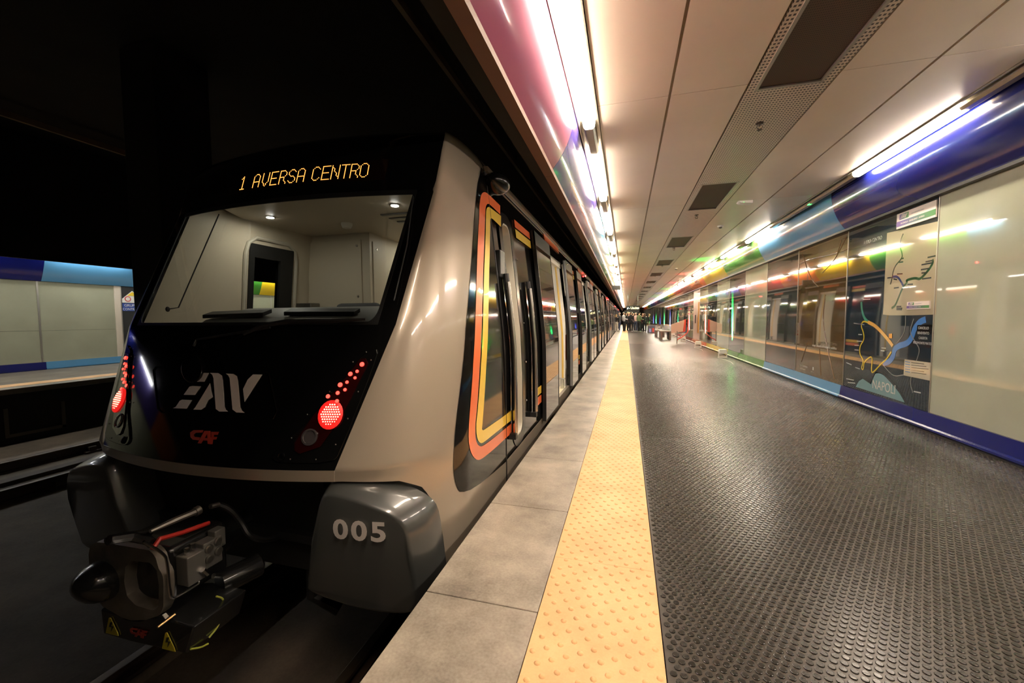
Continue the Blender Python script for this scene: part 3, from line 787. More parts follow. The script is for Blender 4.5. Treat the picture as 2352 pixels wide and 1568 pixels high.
        hp.build('handrail', M_chrome, parent, smooth=True)
    for i in range(int((yb-y0-1)/.5)):
        yy = y0+.4+i*.5
        if any(a-.3 < yy+.2 < b+.3 for a, b in ops): continue
        s = MB().box(XC-1.22, XC-.80, yy+.02, yy+.45, .40, .46).box(XC-1.25, XC-1.18, yy+.02, yy+.45, .46, .95); s.build('seat', M_seat, parent, bevel=.02)
        if not first or yy > 5.2:
            s = MB().box(XC+.78, XC+1.16, yy+.02, yy+.45, .40, .46).box(XC+1.12, XC+1.18, yy+.02, yy+.45, .46, .95); s.build('seat', M_seat, parent, bevel=.02)
OPS = [(5.87, 7.45), (10.17, 11.7), (13.75, 15.3), (18.2, 19.7)]
car(train, 3.33, 21.2, OPS, True)
MB().box(XC-1.2, XC+1.2, 3.0, 21.0, -.3, -.06).box(XC-1.1, XC+1.1, 2.3, 3.0, -.25, .02).build('underframe', M_blackmat, train)
# lamps on the gutter
for yy in (11.9, 27.5, 40.0):
    if yy < 21: MB().ball((XC+1.24, yy, 2.50), .02, .03, .02, 8, 5).build('red_door_lamp', emis('red_marker', (1, .03, .03), 25), train)
# second stripes, after the cab door
def skinpatch(name, mt, y0, y1, z0, z1, off=.004, parent=train):
    q = MB(); skin(q, y0, y1, z0, z1, off, .003); return q.build(name, mt, parent)
for (a, b) in ((4.17, 4.86), (8.45, 9.15), (12.68, 12.74), (16.3, 17.2)):
    skinpatch('orange_line', M_orange, a, b, 2.255, 2.335); skinpatch('yellow_line', M_yellow, a, b, 2.145, 2.235)
    skinpatch('yellow_line', M_yellow, a if a > 4.2 else 4.42, b, .385, .475); skinpatch('orange_line', M_orange, a if a > 4.2 else 4.42, b, .27, .36)
# cab door: rounded opening rim, black surround with screws, grab rails
def rrect(y0, y1, z0, z1, r, n=5):
    out = []
    for (cy, cz, a0) in ((y1-r, z1-r, 0), (y0+r, z1-r, 90), (y0+r, z0+r, 180), (y1-r, z0+r, 270)):
        for k in range(n+1):
            a = math.radians(a0+90*k/n); out.append((cy+r*math.cos(a), cz+r*math.sin(a)))
    return out
def ring(name, mt, y0, y1, z0, z1, r, wd, off, th, parent):
    A = rrect(y0, y1, z0, z1, r); B = rrect(y0-wd, y1+wd, z0-wd, z1+wd, r+wd)
    sub = lambda L: sum([[tuple(L[i][q]+(L[(i+1) % len(L)][q]-L[i][q])*k/4 for q in range(2)) for k in range(4)] for i in range(len(L))], [])
    A, B = sub(A), sub(B)
    pa = [(XC+wz(z)+off, y, z) for y, z in A]; pb_ = [(XC+wz(z)+off, y, z) for y, z in B]
    qa = [(x-th, y, z) for x, y, z in pa]; qb = [(x-th, y, z) for x, y, z in pb_]
    return MB().grid([qa, pa, pb_, qb], wrap=True).build(name, mt, parent, smooth=True)
ring('cab_door_surround', M_blacksatin, 3.645, 3.93, .17, 2.2, .1, .10, .006, .05, train)
ring('cab_door_rim', mat('pale_rim', (.62, .58, .48), .4), 3.66, 3.915, .185, 2.185, .09, .02, .0, .16, train)
sc_ = MB()
for z in (.45, .85, 1.25, 1.6, 1.9): sc_.ball((XC+wz(z)+.012, 4.06, z), .006, .010, .010, 8, 4)
sc_.build('screw', M_chrome, train)
def grab(yy, name='grab_rail'):
    g = MB().tube([(XC+wz(z)+.055, yy, z) for z in (.28, .7, 1.04, 1.4, 1.62)], .022, 10); o = g.build(name, M_chrome, train, smooth=True)
    MB().tube([(XC+wz(z)+.03, yy+.06, z) for z in (.25, .7, 1.04, 1.4, 1.70)], .026, 8).build('grab_rail_backing', M_seal, train, smooth=True)
    MB().box(XC+1.36, XC+1.44, yy-.03, yy+.03, .22, .27).build('rail_foot', M_blackmat, o)
grab(3.46); grab(4.31)
MB().box(XC+wz(1.8)-.02, XC+wz(1.8)+.022, 3.42, 3.56, 1.66, 1.9).build('door_button_box', M_seal, train, bevel=.01)
# sleek housing of the rear view camera
MB().ball((XC+1.27, 3.46, 2.475), .12, .17, .085, 20, 14).build('camera_pod', M_blacksatin, train, smooth=True)
# ---- destination display: dotted letters
M_led = emis('amber_led', (1, .36, .07), 3.2, (.1, .04, .0))
GL = {'1': [[(1, 2), (3, 0), (3, 12)], [(1, 12), (5, 12)]],
 'A': [[(0, 12), (0, 2), (2, 0), (4, 0), (6, 2), (6, 12)], [(0, 7), (6, 7)]],
 'V': [[(0, 0), (0, 8), (3, 12), (6, 8), (6, 0)]],
 'E': [[(6, 0), (0, 0), (0, 12), (6, 12)], [(0, 6), (5, 6)]],
 'R': [[(0, 12), (0, 0), (4, 0), (6, 2), (6, 4), (4, 6), (0, 6)], [(3, 6), (6, 12)]],
 'S': [[(6, 2), (4, 0), (2, 0), (0, 2), (0, 4), (2, 6), (4, 6), (6, 8), (6, 10), (4, 12), (2, 12), (0, 10)]],
 'C': [[(6, 2), (4, 0), (2, 0), (0, 2), (0, 10), (2, 12), (4, 12), (6, 10)]],
 'N': [[(0, 12), (0, 0), (6, 12), (6, 0)]], 'T': [[(0, 0), (6, 0)], [(3, 0), (3, 12)]],
 'O': [[(2, 0), (4, 0), (6, 2), (6, 10), (4, 12), (2, 12), (0, 10), (0, 2), (2, 0)]]}
disp = MB()
txt_pos = [(c, (on_mask(330+a/3.485, 420-a*.03)[0]+2.767)/.0092) for c, a in [('1', 800), ('A', 905), ('V', 974), ('E', 1041), ('R', 1110), ('S', 1180), ('A', 1252), ('C', 1370), ('E', 1448), ('N', 1523), ('T', 1599), ('R', 1676), ('O', 1752)]]
dp = .0092
for ch, u0 in txt_pos:
    dots = set()
    for st in GL[ch]:
        for (a, b), (c, d) in zip(st, st[1:]):
            n = max(abs(c-a), abs(d-b))
            for k in range(n+1): dots.add((round(a+(c-a)*k/n), round(b+(d-b)*k/n)))
    for (i, j) in dots:
        x = -2.767+(u0+i)*dp; z = 2.366-j*.0083; u = (x-XC)/mz(z)
        X, Y, Z = mask(u, z, .003); r = .0029
        disp.add([(X-r, Y, Z-r), (X+r, Y, Z-r), (X+r, Y+.001, Z+r), (X-r, Y+.001, Z+r)], [(0, 1, 2, 3)])
dd = MB().sheet([[mask(u, z, .0015) for u in [-.46+1.16*i/12 for i in range(13)]] for z in (2.24, 2.31, 2.39)], nfun, .003).build('display_panel', mat('display_smoked', (.010, .004, .002), .08, coat=1), train)
disp.build('display_dots', M_led, dd)['kind'] = 'stuff'
# ---- operator's mark and maker's mark as flat film on the mask
def film(name, mt, polys, base, s, off=.0035, parent=train):
    mb = MB()
    for P_ in polys:
        pts = [on_mask(base[0]+a/s, base[1]+b/s, off) for a, b in P_]; mb.prism(pts, (0, .0015, 0))
    return mb.build(name, mt, parent)
M_film = mat('silver_film', (.78, .72, .66), .5)
E_V = [[(862, 390), (940, 391), (905, 458), (812, 457)], [(812, 491), (878, 494), (832, 560), (745, 559), (790, 496)], [(732, 597), (810, 600), (767, 666), (662, 662), (684, 652), (715, 605)],
 [(948, 470), (958, 530), (970, 576), (935, 600), (908, 655), (880, 674), (820, 673), (835, 655)],
 [(948, 390), (1012, 392), (1040, 412), (1047, 450), (1060, 650), (1070, 675), (1085, 688), (1020, 688), (993, 668), (975, 430), (965, 403)],
 [(1070, 395), (1128, 398), (1155, 415), (1163, 450), (1182, 655), (1195, 682), (1215, 698), (1152, 695), (1122, 672), (1100, 430), (1088, 408)],
 [(1280, 402), (1352, 403), (1215, 615), (1203, 515), (1240, 440)]]
film('operator_mark', M_film, E_V, (200, 740), 3.36)
M_redfilm = mat('red_film', (.45, .03, .01), .4)
CAFP = [[(795, 850), (820, 832), (896, 832), (890, 850), (838, 852), (822, 868), (828, 884), (872, 888), (862, 910), (815, 905), (797, 885)],
 [(905, 838), (950, 838), (950, 860), (925, 862), (880, 935), (852, 933)], [(925, 838), (950, 838), (956, 938), (930, 938), (928, 912), (898, 912), (905, 892), (928, 893)],
 [(956, 845), (1016, 845), (1008, 868), (978, 868), (976, 884), (1002, 884), (996, 904), (972, 905), (966, 940), (943, 940), (958, 880)]]
film('maker_mark', M_redfilm, CAFP, (200, 740), 3.36)
# hatch outline and a thin glossy black oval disc
hp_ = [on_mask(*p, off=.004) for p in [(358, 842), (600, 852), (618, 858), (636, 945), (628, 962), (372, 947), (362, 938), (352, 850)]]
MB().tube(hp_+[hp_[0]], .0035, 6).build('hatch_edge', M_blackgloss, train)
ov = [on_mask(439+24*math.cos(a), 846+33*math.sin(a), .02) for a in [2*math.pi*k/18 for k in range(18)]]
MB().prism(ov, (0, .018, 0)).build('black_oval', M_blackgloss, train, bevel=.004)
# ---- tail light clusters
M_redlit = emis('red_lens_lit', (1, .02, .015), .75, (.6, .02, .02)); M_redhot = emis('red_led_hot', (1, .06, .04), 3.5, (.6, .02, .02))
M_redlens = mat('red_lens', (.35, .01, .01), .08, coat=1); M_clear = mat('clear_lamp', (.08, .07, .07), .1, coat=1, metal=.3)
def cluster(sg):
    t = bpy.data.objects.new('tail_light', None); COL.objects.link(t); t.location = (XC+sg*.82, 1.9, .8); setpar(t, train)
    F = lambda x, z, off=0: mask(sg*x/mz(z), z, off); AXN = (sg*.22, -1, .40)
    out = [(1.02, 1.13), (1.035, 1.10), (.92, .58), (.885, .54), (.60, .535), (.555, .555), (.56, .59), (.72, .75), (.95, 1.10)]
    out = smooth_pts([(a*.985, b) for a, b in out], 1)
    sub = []
    MB().prism([F(a, b, .010) for a, b in (out if sg > 0 else out[::-1])][::-1], (0, .012, 0)).build('bezel', M_blackgloss, t, bevel=.004)
    lens = [(.925, 1.075), (.955, 1.08), (.975, 1.05), (.88, .76), (.80, .62), (.70, .585), (.665, .60), (.66, .64), (.73, .78), (.84, .93)]
    MB().prism([F(a, b, .016) for a, b in (lens if sg > 0 else lens[::-1])][::-1], (0, .006, 0)).build('lens_tray', mat('lens_tray', (.02, .002, .002), .08, coat=1), t)
    d = MB()
    for (x, z, r) in [(.945, 1.048, .017), (.925, 1.010, .012), (.89, .996, .016), (.92, .975, .011), (.88, .952, .012), (.845, .938, .017), (.877, .912, .012), (.84, .895, .014), (.79, .877, .015), (.845, .852, .014)]:
        X, Y, Z = F(x, z, .020); d.lathe((X, Y, Z), AXN, [(0, r*.8), (.004, r*.65), (.006, r*.25)], 10)
    d.build_each('small_led', M_redhot, t)
    X, Y, Z = F(.823, .782, .018); MB().lathe((X, Y, Z), AXN, [(0, .070), (.006, .066), (.010, .055)], 22, sx=1, sy=1.15).build('red_lens', M_redlens if False else M_redlit, t, smooth=True)
    g = MB()
    for i in range(-4, 5):
        for j in range(-4, 5):
            a, b = i*.0125+(j % 2)*.006, j*.0125
            if a*a+b*b < .0030:
                X, Y, Z = F(.830+a, .786+b, .030); g.lathe((X, Y, Z), AXN, [(0, .0048), (.002, .003)], 6)
    g_ = g.build('led_dot', emis('led_dot_hot', (1, .22, .15), 5), t); g_['kind'] = 'stuff'
    X, Y, Z = F(.735, .668, .018); MB().lathe((X, Y, Z), AXN, [(0, .045), (.004, .045), (.006, .036), (-.01, .03)], 20).build('clear_lens', M_clear, t, smooth=True)
    X, Y, Z = F(.60, .568, .012); MB().lathe((X, Y, Z), (0, -1, .3), [(0, .022), (.004, .022), (.006, .014), (.0, .012)], 16).build('corner_socket', M_blackgloss, t, smooth=True)
    s = MB()
    for (x, z) in [(.965, 1.115), (.90, 1.06), (1.0, 1.07), (.80, .90), (.96, .90), (.70, .78), (.93, .76), (.64, .66), (.89, .63), (.66, .556), (.80, .556)]:
        X, Y, Z = F(x*.985, z, .0105); s.ball((X, Y, Z), .0045, .003, .0045, 6, 4)
    s.build('screw', M_dsteel, t)
cluster(1); cluster(-1)
# ---- wipers
wa = [on_mask(*p, off=.03) for p in [(503, 492), (410, 706), (385, 710)]]
MB().tube(wa, .0045, 6).build('wiper_arm', M_blackmat, train); MB().ball(wa[-1], .015, .012, .018, 8, 6).build('wiper_pivot', M_blackmat, train)
MB().tube([on_mask(*p, off=.03) for p in [(949, 450), (935, 560), (905, 690)]], .004, 6).build('wiper_arm', M_blackmat, train)
MB().tube([on_mask(*p, off=.035) for p in [(560, 768), (600, 748), (660, 738), (760, 737), (840, 733)]], [.008, .014, .016, .014, .008], 6).build('wiper_blade', M_blackmat, train)
MB().tube([on_mask(*p, off=.03) for p in [(445, 795), (452, 780), (620, 752)]], .008, 6).build('wiper_arm', M_blackmat, train)
# ---- cab interior
cab = MB()
def inner(sg, ya, yb, z0, z1, front=False):
    rows = []
    for z in [z0+(z1-z0)*i/12 for i in range(13)]:
        r = []
        if front:
            m_ = mask(sg*.955, max(z, .5), -.045); r.append((m_[0], m_[1], z))
            for c in (.15, .35, .55, .75, .9, 1.0): q = corner(c, z, sg); r.append((q[0]-sg*.055, min(yb-.01-.005*(1-c), max(q[1], m_[1])+.04*(1-c)), z))
        else: r.append((XC+sg*(wz(z)-.068), ya, z))
        r.append((XC+sg*(wz(z)-.068), yb, z))
        rows.append(r if sg < 0 else r)
    cab.grid(rows)
inner(-1, 0, 3.20, .6, 2.3, True); inner(-1, 3.20, 3.72, 2.05, 2.3); inner(-1, 3.72, 5.0, 0, 2.3)
inner(1, 0, 3.42, .6, 2.3, True); cab
cab.box(XC-1.26, XC+1.16, 4.96, 5.0, 0, 2.3).prism([(XC+a, b, 2.27) for a, b in [(-.95, 2.66), (.95, 2.66), (1.08, 2.92), (1.17, 3.1), (1.17, 4.96), (-1.17, 4.96), (-1.17, 3.1), (-1.08, 2.92)]], (0, 0, .04))
cab.box(XC+1.13, XC+1.17, 3.97, 5.0, .0, 2.3)
cab.build('cab_lining', M_cabwall, train, smooth=True, angle=35)
MB().box(XC-1.3, XC+1.3, 1.95, 5.0, -.05, 0).build('cab_floor', M_blackmat, train)
# left door with small window, seen through the cab
q = MB()
for (a, b, c, d) in ((3.19, 3.245, 0, 2.06), (3.56, 3.73, 0, 2.06), (3.245, 3.56, 0, .98), (3.245, 3.56, 1.93, 2.06)): skin(q, a, b, c, d, -.055, .03, -1)
q.build('cab_side_door', M_blackmat, train)
MB().tube([(XC-wz(z)+.072, y, z) for y, z in [(3.15, 0), (3.15, 1.04), (3.15, 1.95), (3.18, 2.06), (3.26, 2.12), (3.66, 2.12), (3.75, 2.06), (3.78, 1.95), (3.78, 1.04), (3.78, 0)]], .02, 8).build('door_rim', mat('beige_rim', (.5, .46, .38), .4), train, smooth=True)
s = MB()
for z in (1.3, 1.5, 1.7, 1.9):
    for y in (3.215, 3.65): s.ball((XC-wz(z)+.06, y, z), .008, .010, .010, 6, 4)
s.build_each('screw', M_chrome, train)
cbx = MB().box(-3.635, -2.775, 4.0, 4.95, 0, 2.27)
cb = cbx.build('cab_cabinet', M_cabwall, train)
MB().box(-3.60, -2.88, 3.985, 3.999, .1, 2.2).build('cabinet_door', M_cabwall, cb, bevel=.003)
MB().box(-2.775, -2.765, 4.05, 4.62, .1, 2.18).build('cabinet_door', M_cabwall, cb, bevel=.003)
k_ = MB()
for (x, z) in ((-2.93, 2.13), (-2.93, 1.56)): k_.lathe((x, 3.985, z), (0, -1, 0), [(0, .014), (.006, .012)], 10)
k_.lathe((-2.765, 4.12, 2.1), (1, 0, 0), [(0, .014), (.006, .012)], 10).build('lock', M_dsteel, cb)
MB().box(-3.66, -3.42, 3.80, 3.95, 1.25, 1.49).build('instrument_box', M_dsteel, train, bevel=.01)
# desk
dk = MB(); n = 18; rows = []
for (y, z, sc_x) in ((2.15, 1.18, .93), (2.25, 1.28, .95), (2.55, 1.37, .86), (2.95, 1.385, .80), (3.05, 1.36, .79), (3.06, .9, .79)):
    rows.append([(XC+(-1.0+2.08*i/n)*sc_x+.06, y+.12*((i/n-.5)*2)**2, z+.025-.10*max(0, abs(i/n-.5)*2-.82)/.18*(1 if z > 1.2 else .3)) for i in range(n+1)])
dk.grid(rows); dko = dk.build('driver_desk', mat('desk_grey', (.17, .165, .155), .5), train, smooth=True, angle=50)
MB().prism([(-3.05, 2.30, 1.315), (-2.45, 2.27, 1.325), (-2.45, 2.35, 1.352), (-3.05, 2.38, 1.342)], (0, 0, .028)).prism([(-2.30, 2.30, 1.33), (-1.75, 2.33, 1.325), (-1.75, 2.40, 1.350), (-2.30, 2.37, 1.355)], (0, 0, .028)).build('desk_slot', M_blackmat, dko, bevel=.004)
MB().box(-2.60, -2.14, 3.18, 3.27, .7, 1.45).build('driver_seat', mat('seat_dark', (.03, .03, .032), .7), train, bevel=.06)
# ceiling fittings and lamps of the cab
MB().lathe((-2.72, 3.55, 2.27), (0, 0, -1), [(0, .055), (.02, .055), (.05, .04), (.055, .02)], 16).build('smoke_detector', M_white, train, smooth=True)
gr = MB()
for k in range(3): gr.box(-2.2, -1.55, 3.35+k*.14, 3.39+k*.14, 2.262, 2.272)
gr.build('air_outlet', mat('outlet_grey', (.12, .12, .12), .5), train)
M_spot = emis('cab_spot', (1, .97, .9), 90)
for (x, y) in ((-3.23, 3.12), (-1.90, 3.11), (-2.4, 4.6)):
    sp_ = MB().lathe((x, y, 2.27), (0, 0, -1), [(0, .045), (.006, .045), (.008, .036)], 18).build('cab_downlight', M_chrome, train)
    MB().lathe((x, y, 2.268), (0, 0, -1), [(.007, .032), (.010, .030)], 14).build('bulb', M_spot, sp_)
    L = bpy.data.lights.new('cab_light', 'AREA'); L.shape = 'DISK'; L.size = .06; L.energy = 2.6; L.color = (1, .93, .78)
    lo = bpy.data.objects.new('cab_light', L); COL.objects.link(lo); lo.location = (x, y, 2.245); setpar(lo, train)
lamp = P(447, 537, x=-3.62)
# right hand bumper fairing and its mirror
def bumper(sg):
    F = lambda x, y, z: (XC+sg*(x-XC), y, z)
    vs = [F(-1.70, 1.80, -.21), F(-1.00, 1.80, -.27), F(-1.70, 2.45, -.21), F(-.985, 2.30, -.27),
          F(-1.545, 1.745, .385), F(-1.00, 1.80, .255), F(-1.50, 2.0, .47), F(-.985, 2.30, .36)]
    mb = MB()
    # rounded slab: front ring, shoulder ring, back ring
    front = [(-1.715, -.21), (-1.64, .06), (-1.575, .29), (-1.545, .365), (-1.50, .385), (-1.38, .372), (-1.25, .34), (-1.14, .300), (-1.085, .255), (-1.06, .19), (-1.05, .05), (-1.045, -.12), (-1.06, -.225), (-1.10, -.262), (-1.22, -.268), (-1.40, -.262), (-1.58, -.238), (-1.68, -.225)]
    back = [(-1.73, -.21), (-1.66, .07), (-1.60, .34), (-1.565, .43), (-1.50, .455), (-1.36, .424), (-1.22, .380), (-1.10, .328), (-1.03, .276), (-1.002, .20), (-.99, .05), (-.985, -.13), (-.99, -.23), (-1.02, -.27), (-1.22, -.275), (-1.40, -.27), (-1.58, -.245), (-1.69, -.23)]
    front = smooth_pts(front+front[:1], 1)[:-1]; back = smooth_pts(back+back[:1], 1)[:-1]
    def ringpts(k, ins, ya):
        out = []; cx_, cz_ = -1.30, .05
        for (a, b), (c, d) in zip(front, back):
            x, z = a+(c-a)*k, b+(d-b)*k; dx, dz_ = x-cx_, z-cz_; L = math.hypot(dx, dz_)
            x, z = x-dx/L*ins, z-dz_/L*ins
            out.append(F(x, 1.745+.05*((x+1.55)/.5)**2+.05*max(0, min(1, (.1-z)/.3))+ya, z))
        return out
    R = [ringpts(0, .016, 0), ringpts(0, .005, .003), ringpts(.08, 0, .012), ringpts(.5, 0, .055), ringpts(.85, 0, .105), ringpts(1, .0, .15), ringpts(1, .004, .24)]
    if sg < 0: R = [r[::-1] for r in R]
    o_ = len(mb.v); mb.grid(R[::-1], wrap=True); n_ = len(R[0]); mb.f.append(tuple(range(len(mb.v)-n_, len(mb.v)))); mb.mi.append(0)
    o = mb.build('bumper_fairing', M_grey, train, smooth=True, angle=60)
    return o
bmp = bumper(1); bumper(-1)
bp_ = bpy.data.objects
M_num = mat('number_white', (.95, .88, .83), .5)
def nwarp(p):
    x = p[0]; return Vector((x, 1.745+.05*((x+1.55)/.5)**2-.004+(.05 if p[2] < 0 else 0), p[2]))
ob = txt('005', .142, (-1.476, 1.75, .155), (1, 0, .02), (0, 0, 1), M_num, bmp, name='fleet_number', bold=.0045, sx=1.26, warp=nwarp, space=1.2)
# black apron behind the coupler
MB().box(-3.2, -1.56, 2.0, 2.04, -.25, .46).box(-3.1, -1.62, 1.85, 2.0, .36, .44).build('apron', M_blackmat, train)
MB().tube([(-1.9, 2.05, -.1), (-1.9, 2.05, -.45), (-1.75, 2.1, -.55)], .04, 8).tube([(-2.9, 2.05, -.1), (-2.9, 2.05, -.5)], .04, 8).build_each('bracket', M_blackmat, train)
wm = MB()
for yy in (4.2, 6.2):
    for x in (-3.1, -1.66): wm.lathe((x-.06, yy, -.53), (1, 0, 0), [(0, .37), (.12, .37)], 28)
wm.box(-3.3, -3.2, 3.6, 6.8, -.7, -.4).box(-1.55, -1.45, 3.6, 6.8, -.7, -.4)
wm.build('bogie', M_blackmat, train)
# ---- coupler
cp = bpy.data.objects.new('coupler', None); COL.objects.link(cp); cp.location = (-2.38, 1.4, 0); setpar(cp, train)
M_plate = mat('worn_plate', (.16, .14, .11), .45, metal=.4, var=.35, vscale=9, bump=.3)
M_cblack = mat('coupler_black', (.012, .012, .012), .25, coat=.6)
PY = 1.36
outp = [(203, 1262), (209, 1248), (225, 1244), (300, 1256), (345, 1264), (357, 1278), (364, 1305), (374, 1320), (376, 1350), (375, 1395), (366, 1413), (321, 1428), (290, 1424), (232, 1390), (206, 1340)]
c0 = P(322, 1342, y=PY)
def angs(pts, c, n=40):
    res = []
    for k in range(n):
        a = 2*math.pi*k/n; best = None
        dx, dz = math.cos(a), math.sin(a)
        for i in range(len(pts)):
            p, q = pts[i], pts[(i+1) % len(pts)]
            ex, ez = q[0]-p[0], q[1]-p[1]; den = dx*ez-dz*ex
            if abs(den) < 1e-9: continue
            t = ((p[0]-c[0])*ez-(p[1]-c[1])*ex)/den; s = ((p[0]-c[0])*dz-(p[1]-c[1])*dx)/den
            if t > 0 and -1e-6 <= s <= 1+1e-6 and (best is None or t > best): best = t
        res.append((c[0]+dx*best, c[1]+dz*best) if best else c)
    return res
op2 = [(P(*p, y=PY)[0], P(*p, y=PY)[2]) for p in outp]
hol = [(285, 1335), (288, 1302), (300, 1287), (345, 1292), (360, 1310), (365, 1345), (364, 1393), (352, 1402), (312, 1390), (292, 1370)]
ho2 = [(P(*p, y=PY)[0], P(*p, y=PY)[2]) for p in hol]
ca = (c0[0], c0[2]); A_ = angs(op2, ca, 48); B_ = angs(ho2, ca, 48)
r1 = [(x, PY, z) for x, z in A_]; r2 = [(x, PY, z) for x, z in B_]; r3 = [(x, PY+.05, z) for x, z in A_]; r4 = [(x, PY+.16, z) for x, z in [(ca[0]+(x-ca[0])*.8, ca[1]+(z-ca[1])*.8) for x, z in B_]]
MB().grid([r3, r1, r2, r4], wrap=True).build('face_plate', M_plate, cp, smooth=True, angle=30)
MB().prism([(x, PY+.12, z) for x, z in [(ca[0]+(x-ca[0])*.92, ca[1]+(z-ca[1])*.92) for x, z in B_]], (0, .02, 0)).build('funnel', M_cblack, cp)
rg = MB(); pts = [P(px, py, y=PY+.06) for px, py in [(320, 1300), (300, 1315), (296, 1335), (305, 1358), (320, 1375), (345, 1390), (362, 1388)]]
rg.tube(pts, .011, 8).build('funnel_ring', M_plate, cp, smooth=True)
cc_ = P(238, 1332, y=PY)
ct_ = P(184, 1344, y=1.235); ca_ = (ct_[0]-cc_[0], ct_[1]-PY, ct_[2]-cc_[2])
MB().lathe((cc_[0], PY, cc_[2]), ca_, [(-.02, .118), (.03, .116), (.08, .092), (.125, .058), (.135, .042)], 20, sy=.85).build('centring_cone', M_cblack, cp, smooth=True)
MB().box(-2.55, -2.17, PY+.05, 1.72, -.12, .17).build('coupler_head', M_cblack, cp, bevel=.03)
MB().lathe((-2.37, 1.7, .0), (0, 1, 0), [(0, .10), (.12, .11), (.14, .07), (1.2, .07)], 16).build('draw_shaft', M_cblack, cp, smooth=True)
vb = MB().box(-2.17, -2.09, 1.44, 1.53, -.03, .12).box(-2.17, -2.10, 1.53, 1.63, .0, .14).box(-2.165, -2.11, 1.60, 1.66, .07, .17)
vbo = vb.build('valve_block', mat('cast_alloy', (.20, .19, .17), .45, metal=.6), cp, bevel=.006)
g = MB()
for (yy, zz) in ((1.555, .105), (1.555, .05), (1.605, .12), (1.605, .065)): g.lathe((-2.10, yy, zz), (1, 0, 0), [(0, .022), (.008, .022), (.010, .015)], 14)
g.build('valve_cap', M_dsteel, vbo); 
MB().lathe((-2.13, 1.47, .12), (0, 0, 1), [(0, .014), (.03, .014), (.032, .009)], 10).lathe((-2.13, 1.50, .13), (0, 0, 1), [(0, .012), (.03, .012)], 10).build('valve_stud', M_chrome, vbo)
def pp(L, x): return [P(*p, x=x) for p in L]
MB().tube(smooth_pts(pp([(330, 1243), (378, 1272), (384, 1290), (391, 1368), (396, 1374), (404, 1372), (452, 1343), (458, 1337), (455, 1328)], -2.12), 2), .0065, 8).build('air_pipe', M_chrome, cp, smooth=True)
MB().tube(pp([(350, 1262), (367, 1237), (420, 1222), (480, 1200)], -2.16), .011, 6).build('red_lever', mat('red_paint', (.5, .02, .01), .4), cp)
MB().tube(pp([(345, 1220), (400, 1195), (452, 1173)], -2.16), [.009, .016, .017], 8).tube(pp([(447, 1176), (458, 1170)], -2.16), .024, 10).tube(pp([(483, 1163), (502, 1158)], -2.16), .014, 8).build('release_rod', M_dsteel, cp, smooth=True)
MB().tube(smooth_pts([P(505, 1159, x=-2.16), P(530, 1168, x=-2.12), P(555, 1200, x=-2.1), P(572, 1232, x=-2.05), P(610, 1242, x=-2.05), P(660, 1225, x=-2.05), P(700, 1200, x=-2.05)], 2), .016, 8).build('hose', M_seal, cp, smooth=True)
MB().tube(smooth_pts(pp([(245, 1243), (262, 1236), (345, 1222)], -2.3), 1), .02, 8).tube(pp([(250, 1240), (300, 1232), (340, 1240), (350, 1248)], -2.22), .022, 8).build('top_linkage', M_cblack, cp)
MB().lathe((-2.12, 1.62, -.13), (.3, 1, 0), [(0, .065), (.2, .065), (.22, .03)], 14).build('air_cylinder', M_cblack, cp, smooth=True)
MB().tube(pp([(465, 1308), (476, 1318)], -2.08), .014, 8).tube(pp([(490, 1322), (505, 1322)], -2.06), .013, 8).build('hose_union', M_chrome, cp)
eb = [P(230, 1398, y=1.36), P(237, 1456, y=1.36), P(300, 1474, y=1.36), P(428, 1503, y=1.36), P(446, 1440, y=1.36), P(360, 1418, y=1.36), P(300, 1420, y=1.36)]
ebo = MB().prism(eb[::-1], (0, .28, 0)).build('electric_head', M_cblack, cp, bevel=.01)
M_ty = mat('hazard_yellow', (.45, .38, .02), .5)
def tri(cx_, cy_, s):
    o = MB().prism([P(cx_+a*s, cy_+b*s, y=1.354) for a, b in [(-8, -20), (-16, 18), (16, 26), (14, 18), (-4, -20)]][::-1], (0, .003, 0)).build('hazard_triangle', M_ty, ebo)
    MB().prism([P(cx_+a*s, cy_+b*s, y=1.351) for a, b in [(-5, -9), (-8, 3), (-1, 3), (-3, 15), (4, 2), (-2, 1), (1, -9)]][::-1], (0, .002, 0)).build('hazard_bolt', M_blackmat, ebo)
tri(257, 1437, .9); tri(387, 1472, .95)
mb = MB(); bx0, by0, s0 = 298, 1441, .42
for P_ in CAFP: mb.prism([P(bx0+(a-795)*.145*1.25, by0+(b-832)*.145*1.25+(a-795)*.03, y=1.353) for a, b in P_], (0, .002, 0))
mb.build('maker_mark', mat('red_film_dull', (.25, .02, .01), .5), ebo)
MB().tube(pp([(362, 1440), (402, 1410)], -2.1), .006, 6).build('brass_pin', mat('brass', (.7, .45, .2), .3, metal=1), ebo)
MB().prism(pp([(413, 1421), (422, 1416), (430, 1426), (420, 1432)], -2.08), (.006, 0, 0)).prism(pp([(372, 1412), (380, 1407), (386, 1414), (378, 1421)], -2.08), (.006, 0, 0)).build('contact_label', mat('label_white', (.6, .57, .5), .5), ebo)
MB().tube(smooth_pts(pp([(497, 1369), (512, 1373), (513, 1385), (505, 1397), (507, 1420), (500, 1440), (480, 1464)], -2.0), 2), .0045, 6).tube(smooth_pts(pp([(478, 1478), (460, 1487), (438, 1490)], -2.0), 1), .0045, 6).build('earth_wire', mat('wire_green_yellow', (.35, .38, .05), .5), cp, smooth=True)
